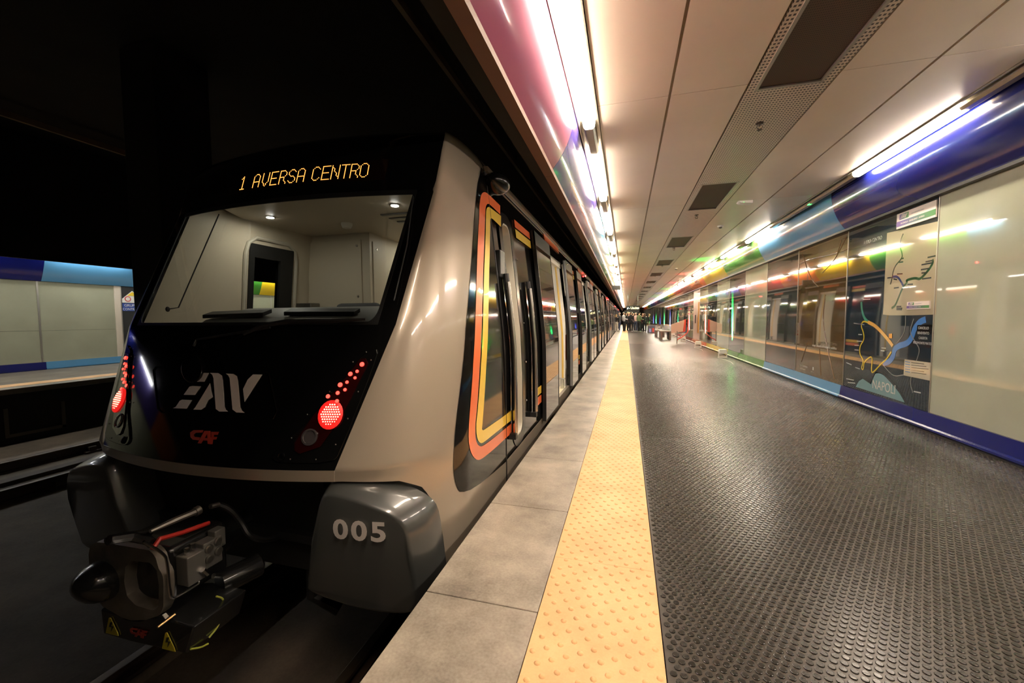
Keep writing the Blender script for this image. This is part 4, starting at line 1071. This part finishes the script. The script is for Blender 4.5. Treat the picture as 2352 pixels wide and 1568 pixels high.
# ---- following carriages
car2 = thing('metro_carriage', 'second carriage of the metro train behind the leading one', 'carriage', (XC, 21.8, -.2))
ops2 = [(23.9, 25.4), (28.2, 29.7), (32.2, 33.7), (36.4, 37.9)]
car(car2, 21.8, 39.6, ops2)
MB().ball((XC+1.24, 27.5, 2.50), .03, .04, .03, 8, 5).build('red_door_lamp', emis('red_marker', (1, .03, .03), 25), car2)
MB().box(XC-1.0, XC+1.0, 21.2, 21.8, -.2, 2.5).build('gangway', M_seal, car2)
copy_tree(car2, (XC, 40.2, -.2), 'third carriage of the metro train far along the platform')
copy_tree(car2, (XC, 58.6, -.2), 'last carriage of the metro train at the distant end of the platform')

# ================================================================== FURNITURE OF THE PLATFORM
# ---- floor flood lights washing the glazed wall with colour
M_flood = mat('flood_housing', (.75, .72, .66), .4)
FL = [(14.45, 'green', (.03, 1, .12)), (19.05, 'red', (1, .10, .07)), (23.75, 'red', (1, .08, .12)), (28.7, 'green', (.03, 1, .2)), (33.6, 'blue', (.10, .12, 1)), (38.7, 'green', (.03, 1, .2)), (43.3, 'blue', (.10, .12, 1)), (48.9, 'green', (.03, 1, .2)), (53.6, 'blue', (.1, .12, 1))]
FE_ = {0: 46, 1: 30, 2: 40}
for k, (yy, cn, c) in enumerate(FL):
    g = None
    lab = {0: 'nearest white floor floodlight throwing a green beam up the glazed wall', 1: 'white floor floodlight with a soft red beam between the green one and the tilted desk', 2: 'white floor floodlight with a red beam beside the tilted reading desk', 3: 'floor floodlight making a green line behind the tilted reading desk', 4: 'floor floodlight making the blue line of light behind the slatted bench', 5: 'floor floodlight making a green line near the far bench', 6: 'floor floodlight making a blue line beside the waiting crowd'}.get(k)
    if lab is None: lab, g = 'tiny distant floodlight beyond the waiting crowd', 'distant floor floodlights'
    fx = 2.98
    t = thing('floodlight', lab, 'floodlight', (fx, yy, 0), g)
    MB().box(fx-.11, fx+.10, yy-.32, yy-.12, .13, .27).build('lamp_box', M_flood, t, bevel=.012)
    MB().box(fx-.13, fx-.11, yy-.26, yy-.18, .03, .2).box(fx+.10, fx+.12, yy-.26, yy-.18, .03, .2).box(fx-.13, fx+.12, yy-.29, yy-.15, .0, .03).build('stand', M_flood, t)
    MB().box(fx-.09, fx+.08, yy-.125, yy-.112, .15, .25).build('lamp_glass', emis('flood_'+cn, c, 14), t)
    MB().tube(smooth_pts([(fx-.1, yy-.3, .03), (fx-.2, yy-.4, .008), (fx-.12, yy-.7, .006), (fx-.05, yy-1.4, .006), (fx-.15, yy-2.2, .006)], 2), .006, 5).build('cable', M_flood, t)
    L = bpy.data.lights.new('beam', 'SPOT'); L.energy = 3600 if k else 3000; L.color = c; L.spot_size = math.radians(15 if k else 17); L.spot_blend = .8; L.shadow_soft_size = .02
    lo = bpy.data.objects.new('beam', L); COL.objects.link(lo); lo.location = (3.16, yy-.02, .22)
    d = Vector((3.29, yy+.02, .85))-Vector((3.16, yy-.02, .22)); lo.rotation_euler = d.to_track_quat('-Z', 'Y').to_euler(); setpar(lo, t)
    L.energy *= (60 if k == 0 else 22 if k < 3 else 45)
    # upward fan that colours cornice and ceiling
    L = bpy.data.lights.new('wash', 'SPOT'); L.energy = 700; L.color = c; L.spot_size = math.radians(26); L.spot_blend = .9; L.shadow_soft_size = .03
    lo = bpy.data.objects.new('wash', L); COL.objects.link(lo); lo.location = (2.95, yy-.05, .3)
    d = Vector((2.62, yy+.3, 3.2))-Vector((2.95, yy-.05, .3)); lo.rotation_euler = d.to_track_quat('-Z', 'Y').to_euler(); setpar(lo, t)
# ---- benches
def bench(x0, x1, y0, y1, h, label, slats=6):
    t = thing('bench', label, 'bench', ((x0+x1)/2, y0, 0))
    ms = mat('bench_stone', (.13, .11, .08), .5, var=.2)
    for (a, b) in ((x0, x0+.09), (x1-.09, x1)):
        MB().box(a, b, y0, y1, 0, h-.06).build('leg', ms, t)
    for k in range(slats):
        a = y0+(y1-y0)*k/slats; MB().box(x0-.02, x1+.02, a+.01, a+(y1-y0)/slats-.01, h-.06, h).build('slat', ms, t)
    return t
bench(1.95, 2.50, 24.9, 26.4, .50, 'squat stone bench with slatted sides, the nearer of the two benches')
bench(1.93, 2.45, 28.4, 30.0, .45, 'stone bench farther along, just behind the nearer bench')
# ---- tilted reading desk
t = thing('map_lectern', 'tilted reading desk with a pale panel and red bent tube frame by the wall', 'information stand', (2.55, 21.4, 0))
MB().box(2.40, 2.44, 21.36, 21.40, 0, .62).build('leg', M_dsteel, t)
MB().prism([(2.16, 21.5, .50), (2.16, 21.4, .95), (2.78, 21.25, 1.18), (2.78, 21.4, .62)], (0, .04, 0)).build('panel', mat('desk_panel', (.72, .50, .40), .4), t, bevel=.01)
MB().prism([(2.68, 21.45, .56), (2.68, 21.3, 1.16), (2.80, 21.25, 1.2), (2.80, 21.4, .60)], (0, -.02, 0)).build('red_edge', mat('stand_red', (.75, .10, .06), .4), t)
MB().tube(smooth_pts([(2.92, 21.4, 1.2), (2.92, 21.4, .62), (2.86, 21.4, .50), (2.60, 21.4, .28), (2.44, 21.4, .22), (2.42, 21.4, .1)], 2), .025, 8).build('bent_tube', mat('stand_red', (.75, .10, .06), .4), t)
# ---- ceiling fittings
for k in range(12):
    yy = 4.62+3.72*k
    lab = 'dark sprinkler head under the perforated ceiling strip, '+(ORD[k]+' from the camera' if k < 5 else 'far away'); g = None if k < 5 else 'far sprinkler heads'
    t = thing('sprinkler', lab, 'sprinkler', (1.25, yy, CZ), g)
    MB().lathe((1.25, yy, CZ), (0, 0, -1), [(0, .035), (.006, .035), (.01, .012), (.03, .010)], 14).build('rosette', mat('dark_bronze', (.06, .045, .03), .4, metal=.5), t)
    MB().tube([(1.235, yy, CZ-.02), (1.225, yy, CZ-.04), (1.245, yy, CZ-.065)], .004, 5).tube([(1.265, yy, CZ-.02), (1.275, yy, CZ-.04), (1.255, yy, CZ-.065)], .004, 5).lathe((1.25, yy, CZ-.062), (0, 0, -1), [(0, .022), (.005, .022)], 12).build('deflector', mat('dark_bronze', (.06, .045, .03), .4, metal=.5), t)
t = thing('emergency_unit', 'white wedge shaped emergency unit with a green lamp under the ceiling', 'emergency light', (1.86, 7.62, CZ))
MB().prism([(1.76, 7.54, CZ), (1.98, 7.54, CZ), (1.98, 7.54, CZ-.05), (1.80, 7.54, CZ-.03)], (0, .16, 0)).build('case', M_white, t, bevel=.006)
MB().ball((1.84, 7.535, CZ-.03), .006, .006, .006, 8, 6).build('lamp', emis('green_led', (.05, 1, .15), 3), t)
for (x, y, lab) in ((1.88, 9.45, 'small white dome detector on the ceiling behind the wedge shaped unit'), (1.85, 17.0, 'white detector on the ceiling far along near the wall lights')):
    t = thing('detector', lab, 'detector', (x, y, CZ))
    MB().lathe((x, y, CZ), (0, 0, -1), [(0, .06), (.02, .06), (.035, .045)], 18).build('base', M_white, t, smooth=True)
    MB().lathe((x, y, CZ-.035), (0, 0, -1), [(0, .04), (.02, .03), (.028, .01)], 14).build('dome', M_dsteel, t, smooth=True)
# ---- hanging exit signs
M_sign = mat('sign_case_dark', (.012, .016, .012), .3); M_sy = emis('sign_letter_yellow', (1, .85, .35), 1.6); M_sw = emis('sign_symbol_pale', (.7, .95, .9), 1.2)
t = thing('exit_sign', 'dark hanging sign with yellow word and arrow over the crowd', 'sign', (.55, 36, 2.3))
MB().box(0.0, 1.10, 36, 36.15, 1.88, 2.30).build('case', M_sign, t, bevel=.02)
MB().tube([(.15, 36.07, 2.30), (.15, 36.07, CZ)], .02, 6).tube([(.95, 36.07, 2.30), (.95, 36.07, CZ)], .02, 6).build('hanger', M_dsteel, t)
txt('Uscita', .26, (.36, 35.99, 2.02), (1, 0, 0), (0, 0, 1), M_sy, t, bold=.008)
MB().prism([(.94, 35.99, 2.06), (.94, 35.99, 2.12), (1.0, 35.99, 2.12), (1.0, 35.99, 2.17), (1.07, 35.99, 2.09), (1.0, 35.99, 2.01), (1.0, 35.99, 2.06)], (0, -.004, 0)).build('arrow', M_sy, t)
MB().prism([(.06, 35.99, 2.0), (.14, 35.99, 2.0), (.2, 35.99, 2.16), (.12, 35.99, 2.16)], (0, -.004, 0)).box(.22, .30, 35.985, 35.99, 2.05, 2.09).build('symbol', M_sw, t)
t = thing('exit_sign', 'second hanging sign lower and farther behind the exit sign', 'sign', (.4, 44, 2.0))
MB().box(-.2, 1.3, 44, 44.15, 1.62, 2.0).build('case', M_sign, t, bevel=.02)
txt('Uscita', .22, (.1, 43.99, 1.75), (1, 0, 0), (0, 0, 1), M_sy, t); MB().box(.35, .37, 44.05, 44.07, 2.0, CZ).build('hanger', M_dsteel, t)
t = thing('hanging_monitor', 'slim dark display hung edge-on below the left cornice', 'display', (-.5, 19.2, 2.9))
MB().box(-.62, -.25, 19.0, 19.08, 2.55, 2.75).build('screen', M_sign, t, bevel=.01); MB().box(-.45, -.42, 19.03, 19.05, 2.75, CZ).build('hanger', M_dsteel, t)
# ---- crates beside the wall near the crowd
t = thing('case_stack', 'grey case with red and blue stickers on the floor near the crowd', 'case', (2.0, 36.2, 0))
MB().box(1.75, 2.35, 36, 36.5, 0, .62).build('case', mat('case_grey', (.12, .11, .12), .5), t, bevel=.02)
MB().box(2.12, 2.28, 35.985, 36.0, .06, .4).build('red_sticker', mat('stand_red', (.75, .10, .06), .4), t); MB().box(1.88, 2.04, 35.985, 36.0, .06, .36).build('blue_sticker', mat('sticker_blue', (.35, .4, .7), .4), t)

# ================================================================== WALL PRINTS
X0 = 3.2915
Z3 = lambda L: [(1930+a/7.126, 500+b/7.126) for a, b in L]
Z4 = lambda L: [(1930+a/5.809, 680+b/5.809) for a, b in L]
def W(p, d=0): q = P(p[0], p[1], x=3.29); return (X0-d, q[1], q[2])
poster = thing('map_poster', 'dark blue and beige rail map of the city behind the wall glass', 'poster', (X0, 6.5, .21))
def patch(name, c, pts, d, parent, rough=.05):
    mb = MB().prism([W(p, d) for p in pts], (-.0006, 0, 0)); return mb.build(name, mat('print_'+name, c, rough, coat=1, crough=.02), parent)
def wline(name, c, pts, wpx, d, parent, it=2):
    pts = smooth_pts([W(p, d)[1:] for p in pts], it); mb = MB(); h = wpx/2
    rows = []
    for i in range(len(pts)):
        (a, b), (c_, e) = pts[max(0, i-1)], pts[min(len(pts)-1, i+1)]; L = math.hypot(c_-a, e-b) or 1; nx, nz = -(e-b)/L*h, (c_-a)/L*h
        rows.append([(X0-d, pts[i][0]+nx, pts[i][1]+nz), (X0-d, pts[i][0]-nx, pts[i][1]-nz)])
    mb.grid(rows)
    return mb.build(name, mat('line_'+name, c, .05, coat=1, crough=.02), parent)
beige = patch('beige_land', (.42, .38, .26), [(2037.4, 535), (2155, 508), (2153.5, 600), (2150, 722), (2095, 724), (2042, 724), (2028, 722), (2032, 640)], .0008, poster)
patch('sea', (.16, .30, .32), Z4([(205, 1208), (250, 1130), (300, 1102), (400, 1168), (470, 1010), (560, 1032), (700, 1182), (800, 1300), (858, 1418)]), .0008, poster)
wline('coast', (.015, .02, .025), Z4([(400, 1165), (440, 1060), (470, 1005), (570, 1020), (700, 1160), (790, 1270), (880, 1420)]), .035, .0014, poster)
wline('river_blue', (.06, .20, .50), Z4([(570, 895), (650, 880), (710, 800), (720, 710), (780, 660), (900, 630), (960, 540), (990, 430), (1060, 340), (1140, 310)]), .075, .0016, poster, 2)
wline('yellow', (.70, .50, .05), Z4([(370, 350), (300, 330), (275, 400), (310, 480), (320, 580), (262, 660), (255, 770), (310, 850), (300, 890), (280, 970), (310, 980), (312, 880), (400, 805), (430, 825), (412, 990), (430, 1030), (545, 900), (610, 850), (680, 740)]), .022, .0018, poster)
wline('amber', (.75, .42, .10), Z4([(370, 345), (480, 400), (640, 580), (700, 665)]), .05, .0020, poster)
wline('teal', (.08, .30, .20), Z4([(280, 75), (290, 200), (320, 290), (370, 345)]), .045, .0016, poster)
wline('dark_green', (.03, .10, .04), Z3([(1510, 680), (1520, 730), (1470, 820), (1400, 910), (1300, 1010), (1240, 985), (1150, 1000), (1070, 1030), (1105, 1050), (1030, 1120), (960, 1290), (900, 1440), (840, 1480)]), .03, .0016, poster)
wline('slate_blue', (.04, .06, .16), Z3([(860, 965), (945, 958), (1030, 1110)]), .03, .0018, poster)
wline('ink', (.05, .06, .06), Z3([(1030, 260), (980, 390), (980, 480), (1012, 580), (1015, 660), (900, 780), (860, 900), (855, 970), (820, 1090)]), .018, .0017, poster)
wline('pale_line', (.22, .22, .20), Z4([(870, 260), (870, 400), (840, 520), (740, 640)]), .012, .0017, poster)
wline('pale_line', (.22, .22, .20), Z4([(980, 300), (920, 480), (1000, 610), (1060, 700), (1040, 800), (960, 1000), (930, 1160), (970, 1290)]), .012, .0017, poster)
wline('pale_line', (.22, .22, .20), Z4([(560, 900), (640, 1000), (720, 1070), (840, 1050)]), .012, .0019, poster)
tick = [(1395, 720, 1500, 700), (1330, 770, 1510, 735), (1320, 850, 1470, 825), (1330, 905, 1420, 895), (1340, 1000, 1490, 980), (1430, 650, 1560, 622), (960, 1140, 880, 1150), (930, 920, 1020, 915), (770, 985, 850, 975), (870, 1000, 930, 1012), (1040, 660, 990, 670), (1030, 720, 960, 730), (1080, 1140, 1130, 1135), (1100, 1090, 1190, 1085), (920, 1450, 1000, 1450), (920, 1475, 1015, 1480), (920, 1500, 1010, 1502)]
tm = MB()
for a, b, c, d in tick:
    p, q = W((1930+a/7.126, 500+b/7.126), .0021), W((1930+c/7.126, 500+d/7.126), .0021)
    tm.add([(p[0], p[1], p[2]-.008), (q[0], q[1], q[2]-.008), (q[0], q[1], q[2]+.008), (p[0], p[1], p[2]+.008)], [(0, 1, 2, 3)])
tm.build('station_names', mat('line_ink', (.05, .06, .06), .05, coat=1), poster)['kind'] = 'stuff'
tm = MB()
for a, b, c, d in [(180, 360, 320, 380), (80, 885, 150, 915), (240, 370, 290, 372), (240, 510, 290, 512), (220, 600, 290, 602), (190, 655, 250, 657), (190, 715, 245, 720), (550, 690, 610, 695), (540, 725, 590, 730), (980, 1270, 1075, 1290), (300, 45, 400, 40), (80, 1100, 180, 1120), (100, 1150, 200, 1160), (200, 950, 260, 970)]:
    p, q = W((1930+a/5.809, 680+b/5.809), .0021), W((1930+c/5.809, 680+d/5.809), .0021)
    tm.add([(p[0], p[1], p[2]-.007), (q[0], q[1], q[2]-.007), (q[0], q[1], q[2]+.007), (p[0], p[1], p[2]+.007)], [(0, 1, 2, 3)])
tm.build('station_names', mat('line_pale', (.45, .47, .45), .05, coat=1), poster)['kind'] = 'stuff'
patch('legend_box', (.50, .46, .34), Z4([(860, 840), (1225, 890), (1215, 1130), (845, 1055)]), .0024, poster)
for k, c in enumerate(((.06, .2, .5), (.7, .2, .1), (.75, .65, .2), (.1, .1, .1), (.7, .4, .2))):
    patch('legend_key', c, Z4([(868, 868+k*33), (935, 878+k*33), (934, 886+k*33), (867, 876+k*33)]), .003, poster)
    patch('legend_line', (.05, .05, .05), Z4([(950, 882+k*33), (1120+(k % 3)*30, 902+k*34), (1120+(k % 3)*30, 909+k*34), (950, 889+k*33)]), .003, poster)
patch('black_box', (.006, .006, .007), Z4([(1030, 385), (1245, 375), (1245, 505), (1020, 490)]), .0024, poster)
patch('orange_square', (.8, .35, .03), Z4([(650, 500), (692, 498), (692, 562), (650, 560)]), .0026, poster)
M_pt = mat('print_text', (.55, .56, .52), .1, coat=1)
U, V = (0, -1, 0), (0, 0, 1)
def wtxt(s, size, px, py, parent, m_=None, d=.003, **k):
    q = W((px, py), d); return txt(s, size, q, U, V, m_ or M_pt, parent, extr=.0003, **k)
for k, s in enumerate(('CANCELLO', 'BENEVENTO', 'CASERTA', 'PIEDIMONTE MATESE')):
    q = W((1930+1112/5.809, 680+400/5.809), .003); txt(s, .042, (q[0], q[1], q[2]-.035-k*.058), U, V, M_pt, poster, extr=.0003, align='CENTER', sx=.8)
wtxt('NAPOLI', .17, 1930+425/5.809, 680+1222/5.809, poster, sx=.85)
wtxt('AVERSA CENTRO', .07, 1930+385/7.126, 500+440/7.126, poster, sx=.8)
# operator boards on the map
def board(name, lab, c, sub, fs):
    """c = four photo corners TL TR BR BL; built as a thin board on the glass"""
    t = thing(name, lab, 'sign', W(c[0], .01))
    b = [P(*p, x=3.275) for p in c]; y1 = (b[0][1]+b[3][1])/2; y0 = (b[1][1]+b[2][1])/2; z1 = (b[0][2]+b[1][2])/2; z0 = (b[2][2]+b[3][2])/2
    MB().box(3.276, 3.290, y0, y1, z0, z1).build('board', mat('board_white', (.68, .60, .55), .35), t, bevel=.001)
    H = z1-z0; Wd = y1-y0
    gm = mat('gradient_strip', (.2, .1, .4), .3); 
    if not gm.get('g'):
        gm['g'] = 1; nt = gm.node_tree; tc = nt.nodes.new('ShaderNodeTexCoord'); sx = nt.nodes.new('ShaderNodeSeparateXYZ'); cr = nt.nodes.new('ShaderNodeValToRGB')
        nt.links.new(tc.outputs['Generated'], sx.inputs[0]); nt.links.new(sx.outputs[1], cr.inputs[0]); nt.links.new(cr.outputs[0], nt.nodes['Principled BSDF'].inputs['Base Color'])
        cr.color_ramp.elements[0].color = (.06, .22, .06, 1); cr.color_ramp.elements[0].position = .1; cr.color_ramp.elements[1].color = (.13, .08, .26, 1); cr.color_ramp.elements[1].position = .9
    MB().box(3.2745, 3.276, y0, y1, z0+.14*H, z0+.48*H).build('gradient_band', gm, t)
    MB().box(3.2745, 3.276, y1-.33*Wd, y1-.08*Wd, z0+.56*H, z0+.92*H).build('logo_ground', gm, t)
    lm = MB(); lw, lh = .20*Wd, .26*H
    for Q in E_V: lm.prism([(3.2742, y1-.105*Wd-(a-662)/690*lw, z0+.61*H+(698-b_)/310*lh) for a, b_ in Q], (-.0006, 0, 0))
    lm.build('logo', mat('board_white', (.68, .60, .55), .35), t)
    txt(sub, .125*H*fs, (3.274, y1-.12*Wd, z0+.25*H), U, V, mat('board_white', (.68, .60, .55), .35), t, extr=.0003, shear=.2, sx=1.0)
    txt('LINEA METROPOLITANA', .10*H*fs, (3.274, y1-.40*Wd, z0+.68*H), U, V, mat('grey_print', (.35, .36, .38), .4), t, extr=.0003, shear=.2, sx=.9)
board('operator_sign', 'white board with purple and green band at the top of the rail map', [(2060, 493), (2150, 458), (2149, 498), (2058.5, 527)], 'PISCINOLA - GIUGLIANO - AVERSA', 1.15)
board('operator_sign', 'smaller white board with purple and green band stuck in the middle of the map', [(2082.5, 694), (2134.5, 690), (2133.5, 709), (2082.5, 711)], 'PISCINOLA - GIUGLIANO - AVERSA', 1.15)
# brown poster
bp2 = thing('event_poster', 'creased brown poster with small white lettering left of the rail map', 'poster', (X0, 8.4, .21))
Z2 = lambda a, b: (1820+a/4.357, 530+b/4.357)
def bt(s, size, a, b, **k): q = Z2(a, b); wtxt(s, size, q[0], q[1], bp2, **k)
bt('LA MOBILITA CHE CAMBIA', .055, 262, 1125, m_=mat('dark_print', (.16, .13, .10), .3)); bt('scopri, muoviti e il trasporto pubblico', .058, 200, 1152, bold=.001)
bt('EAV CAMPANIA', .05, 75, 1352); bt('trasporti regionali', .035, 75, 1378); bt('REGIONE', .03, 185, 1412)
patch('emblem', (.5, .48, .42), [Z2(200, 1360), Z2(215, 1362), Z2(214, 1395), Z2(200, 1394)], .001, bp2)
wm_ = MB()
for L in ([(100, 230), (180, 480), (260, 560)], [(330, 640), (300, 900), (350, 1180), (420, 1480)], [(540, 60), (420, 300), (300, 420)], [(90, 1310), (150, 1120)], [(270, 1180), (285, 1450)], [(490, 90), (440, 260)], [(60, 330), (180, 280), (430, 230), (560, 180)]):
    pts = smooth_pts([W(Z2(*p), .0015)[1:] for p in L], 2); wm_.tube([(X0-.001, a, b) for a, b in pts], .006, 4)
wm_.build('crease', mat('poster_crease', (.20, .13, .08), .2, coat=1), bp2)['kind'] = 'stuff'
for L, c in (((( 90, 690), (160, 690), (160, 705), (90, 705)), (.10, .14, .02)), (((330, 650), (480, 640), (478, 690), (332, 705)), (.12, .20, .03))):
    patch('green_print', c, [Z2(*p) for p in L], .001, bp2)
# platform door furniture on the pale door far along the wall
MB().box(3.27, 3.292, 20.75, 21.0, .55, 2.0).build('door_window', mat('amber_strip', (.5, .25, .03), .3, coat=.5), wall_r)
MB().box(3.26, 3.292, 21.6, 21.7, 1.0, 1.4).build('door_handle', M_seal, wall_r)

# ================================================================== PEOPLE
M_skin = mat('skin', (.62, .36, .24), .5); 
def cloth(name, c): return mat('cloth_'+name, c, .8)
def limb(mb, pts, r, seg=8): mb.tube(pts, r, seg)
def ell(mb, rings, seg=12):
    """rings = [(cx, cy, z, rx, ry)]"""
    rows = [[(cx+rx*math.cos(a), cy+ry*math.sin(a), z) for a in [2*math.pi*k/seg for k in range(seg)]] for cx, cy, z, rx, ry in rings]
    mb.grid(rows, wrap=True); n = len(mb.v); mb.f.append(tuple(range(n-seg, n))); mb.mi.append(0); mb.f.append(tuple(range(n-len(rows)*seg, n-len(rows)*seg+seg))[::-1]); mb.mi.append(0)
def person(x, y, h, rz, top, bottom, hair, label, shoe='white', skirt=False, arm=0, long_hair=False, stride=.09, bare=False, lean=0):
    t = bpy.data.objects.new('person', None); COL.objects.link(t); tag(t, label, 'person')
    k = h/1.72; S = lambda p: (p[0]*k, p[1]*k, p[2]*k)
    # body: one continuous skinned figure
    V = [(0, 0, .95), (0, 0, 1.12), (lean*.5, 0, 1.35), (lean, 0, 1.45), (lean, -.01, 1.53), (lean, -.02, 1.60),
         (-.19+lean, 0, 1.40), (-.235, .0, 1.12), (-.22, -.10-arm*.15, .90+arm*.18), (-.215, -.14-arm*.18, .84+arm*.24),
         (.19+lean, 0, 1.40), (.24, .02, 1.12), (.23, -.05, .88), (.225, -.06, .80),
         (-.10, 0, .90), (-.11, -.02-stride*.3, .48), (-.12, stride*.6, .08), (-.12, stride*.6-.13, .03),
         (.10, 0, .90), (.11, -.02, .48), (.12, -stride*.6, .08), (.12, -stride*.6-.13, .03)]
    E_ = [(0, 1), (1, 2), (2, 3), (3, 4), (4, 5), (2, 6), (6, 7), (7, 8), (8, 9), (2, 10), (10, 11), (11, 12), (12, 13), (0, 14), (14, 15), (15, 16), (16, 17), (0, 18), (18, 19), (19, 20), (20, 21)]
    RR = [.13, .12, .14, .055, .06, .09, .055, .042, .032, .035, .055, .042, .032, .035, .085, .055, .038, .035, .085, .055, .038, .035]
    me = bpy.data.meshes.new('body'); me.from_pydata([S(v) for v in V], E_, []); me.materials.append(M_skin)
    o = bpy.data.objects.new('body', me); COL.objects.link(o)
    o.modifiers.new('skin', 'SKIN').use_smooth_shade = True
    for i, r in enumerate(RR): me.skin_vertices[0].data[i].radius = (r*k, r*k*.9)
    me.skin_vertices[0].data[0].use_root = True
    sb = o.modifiers.new('sub', 'SUBSURF'); sb.levels = 1; sb.render_levels = 1
    setpar(o, t)
    hd = MB(); hd.ball((lean*k, -.02*k, 1.61*k), .073*k, .09*k, .112*k, 12, 9); hd.ball((lean*k, -.112*k, 1.60*k), .012*k, .016*k, .02*k, 6, 5)
    for s_ in (-1, 1): hd.ball(((lean+s_*.075)*k, -.01*k, 1.61*k), .012*k, .02*k, .03*k, 6, 5)
    hd.build('head', M_skin, t, smooth=True)
    hr = MB(); hr.ball((lean*k, .015*k, 1.655*k), .083*k, .095*k, .085*k, 12, 8)
    if long_hair: hr.ball((lean*k, .06*k, 1.52*k), .085*k, .05*k, .16*k, 12, 8)
    hr.build('hair', cloth('hair_'+hair, {'dark': (.02, .014, .01), 'blond': (.45, .28, .12), 'grey': (.35, .32, .29), 'brown': (.12, .06, .03)}[hair]), t, smooth=True)
    sh = MB(); ell(sh, [(S((0, 0, 0))[0], 0, .88*k, .175*k, .12*k), (0, 0, 1.0*k, .165*k, .115*k), (lean*.3*k, 0, 1.15*k, .165*k, .12*k), (lean*.6*k, 0, 1.32*k, .20*k, .13*k), (lean*k, 0, 1.42*k, .17*k, .10*k), (lean*k, 0, 1.475*k, .075*k, .07*k)])
    limb(sh, [S(V[6]), S(V[7]), S(V[8])], [.068*k, .055*k, .045*k]); limb(sh, [S(V[10]), S(V[11]), S(V[12])], [.068*k, .055*k, .045*k])
    sh.build('top', top, t, smooth=True)
    tr = MB()
    if skirt: ell(tr, [(0, 0, .52*k, .24*k, .17*k), (0, 0, .75*k, .20*k, .15*k), (0, 0, .93*k, .17*k, .12*k)])
    else:
        ell(tr, [(0, 0, .80*k, .175*k, .12*k), (0, 0, .95*k, .17*k, .12*k)])
        for i in (14, 18): limb(tr, [S(V[i]), S(V[i+1]), (V[i+2][0]*k, V[i+2][1]*k, .07*k)], [.10*k, .075*k, .062*k])
    tr.build('skirt' if skirt else 'trousers', bottom, t, smooth=True)
    for i in (16, 20):
        s_ = MB(); s_.ball((V[i][0]*k, V[i][1]*k-.05*k, .045), .05*k, .135*k, .045, 10, 6); s_.build('shoe', cloth('shoe_'+shoe, {'white': (.75, .72, .66), 'dark': (.03, .025, .02)}[shoe]), t, smooth=True)
    t.location = (x, y, 0.002 if x > .16 else .004); t.rotation_euler = (0, 0, rz)
    return t
B, Wt, Gn, Bl, Pk, Gy = cloth('black', (.012, .012, .014)), cloth('white', (.72, .72, .74)), cloth('olive', (.16, .22, .10)), cloth('denim', (.05, .07, .13)), cloth('pink', (.75, .5, .47)), cloth('grey', (.12, .12, .13))
Y = 39.0
def PX(px, yy): return P(px, 740, y=yy)[0]
person(PX(1415.5, 40), 40.0, 1.60, 2.8, B, cloth('pale', (.6, .55, .48)), 'blond', 'person with long blond hair and dark top standing nearest the train', long_hair=True)
person(PX(1423, 41), 41.0, 1.78, -1.2, Gy, Bl, 'grey', 'person in a grey jacket over white shirt behind the blond person')
person(PX(1432.5, 40), 40.0, 1.80, 2.0, Wt, B, 'grey', 'person in a loose white shirt and black trousers, third from the train', shoe='dark', arm=1)
person(PX(1438.5, 41.5), 41.5, 1.74, .4, B, B, 'brown', 'person all in black just right of the white shirt', shoe='dark')
person(PX(1444, 42), 42.0, 1.76, 1.0, cloth('rust', (.30, .12, .08)), B, 'blond', 'fair person partly hidden behind the man in the black suit', shoe='dark')
person(PX(1449.5, 38.6), 38.6, 1.80, 2.6, B, B, 'brown', 'tall person in a black suit jacket at the middle of the crowd', shoe='white')
person(PX(1460.5, 39.5), 39.5, 1.74, -.6, Pk, Bl, 'grey', 'person in a pale pink shirt and blue jeans beside the black suit')
person(PX(1468, 38.4), 38.4, 1.78, 2.3, Gn, B, 'dark', 'person in an olive green sweater with dark hair', arm=1)
person(PX(1476, 40.5), 40.5, 1.70, .8, cloth('wine', (.25, .04, .05)), B, 'brown', 'person in dark red between the olive sweater and the long haired one', shoe='dark')
person(PX(1480.5, 38.8), 38.8, 1.66, 3.0, B, B, 'brown', 'person in a long black outfit with long brown hair', long_hair=True, shoe='dark')
person(PX(1490.5, 39), 39.0, 1.64, 1.5, B, cloth('khaki', (.30, .26, .18)), 'brown', 'person in a dark jacket at the right end of the crowd, arms folded', arm=1)
person(PX(1455, 43.5), 43.5, 1.74, .2, Gy, B, 'dark', 'person in grey far behind the suit and the pink shirt', shoe='dark')
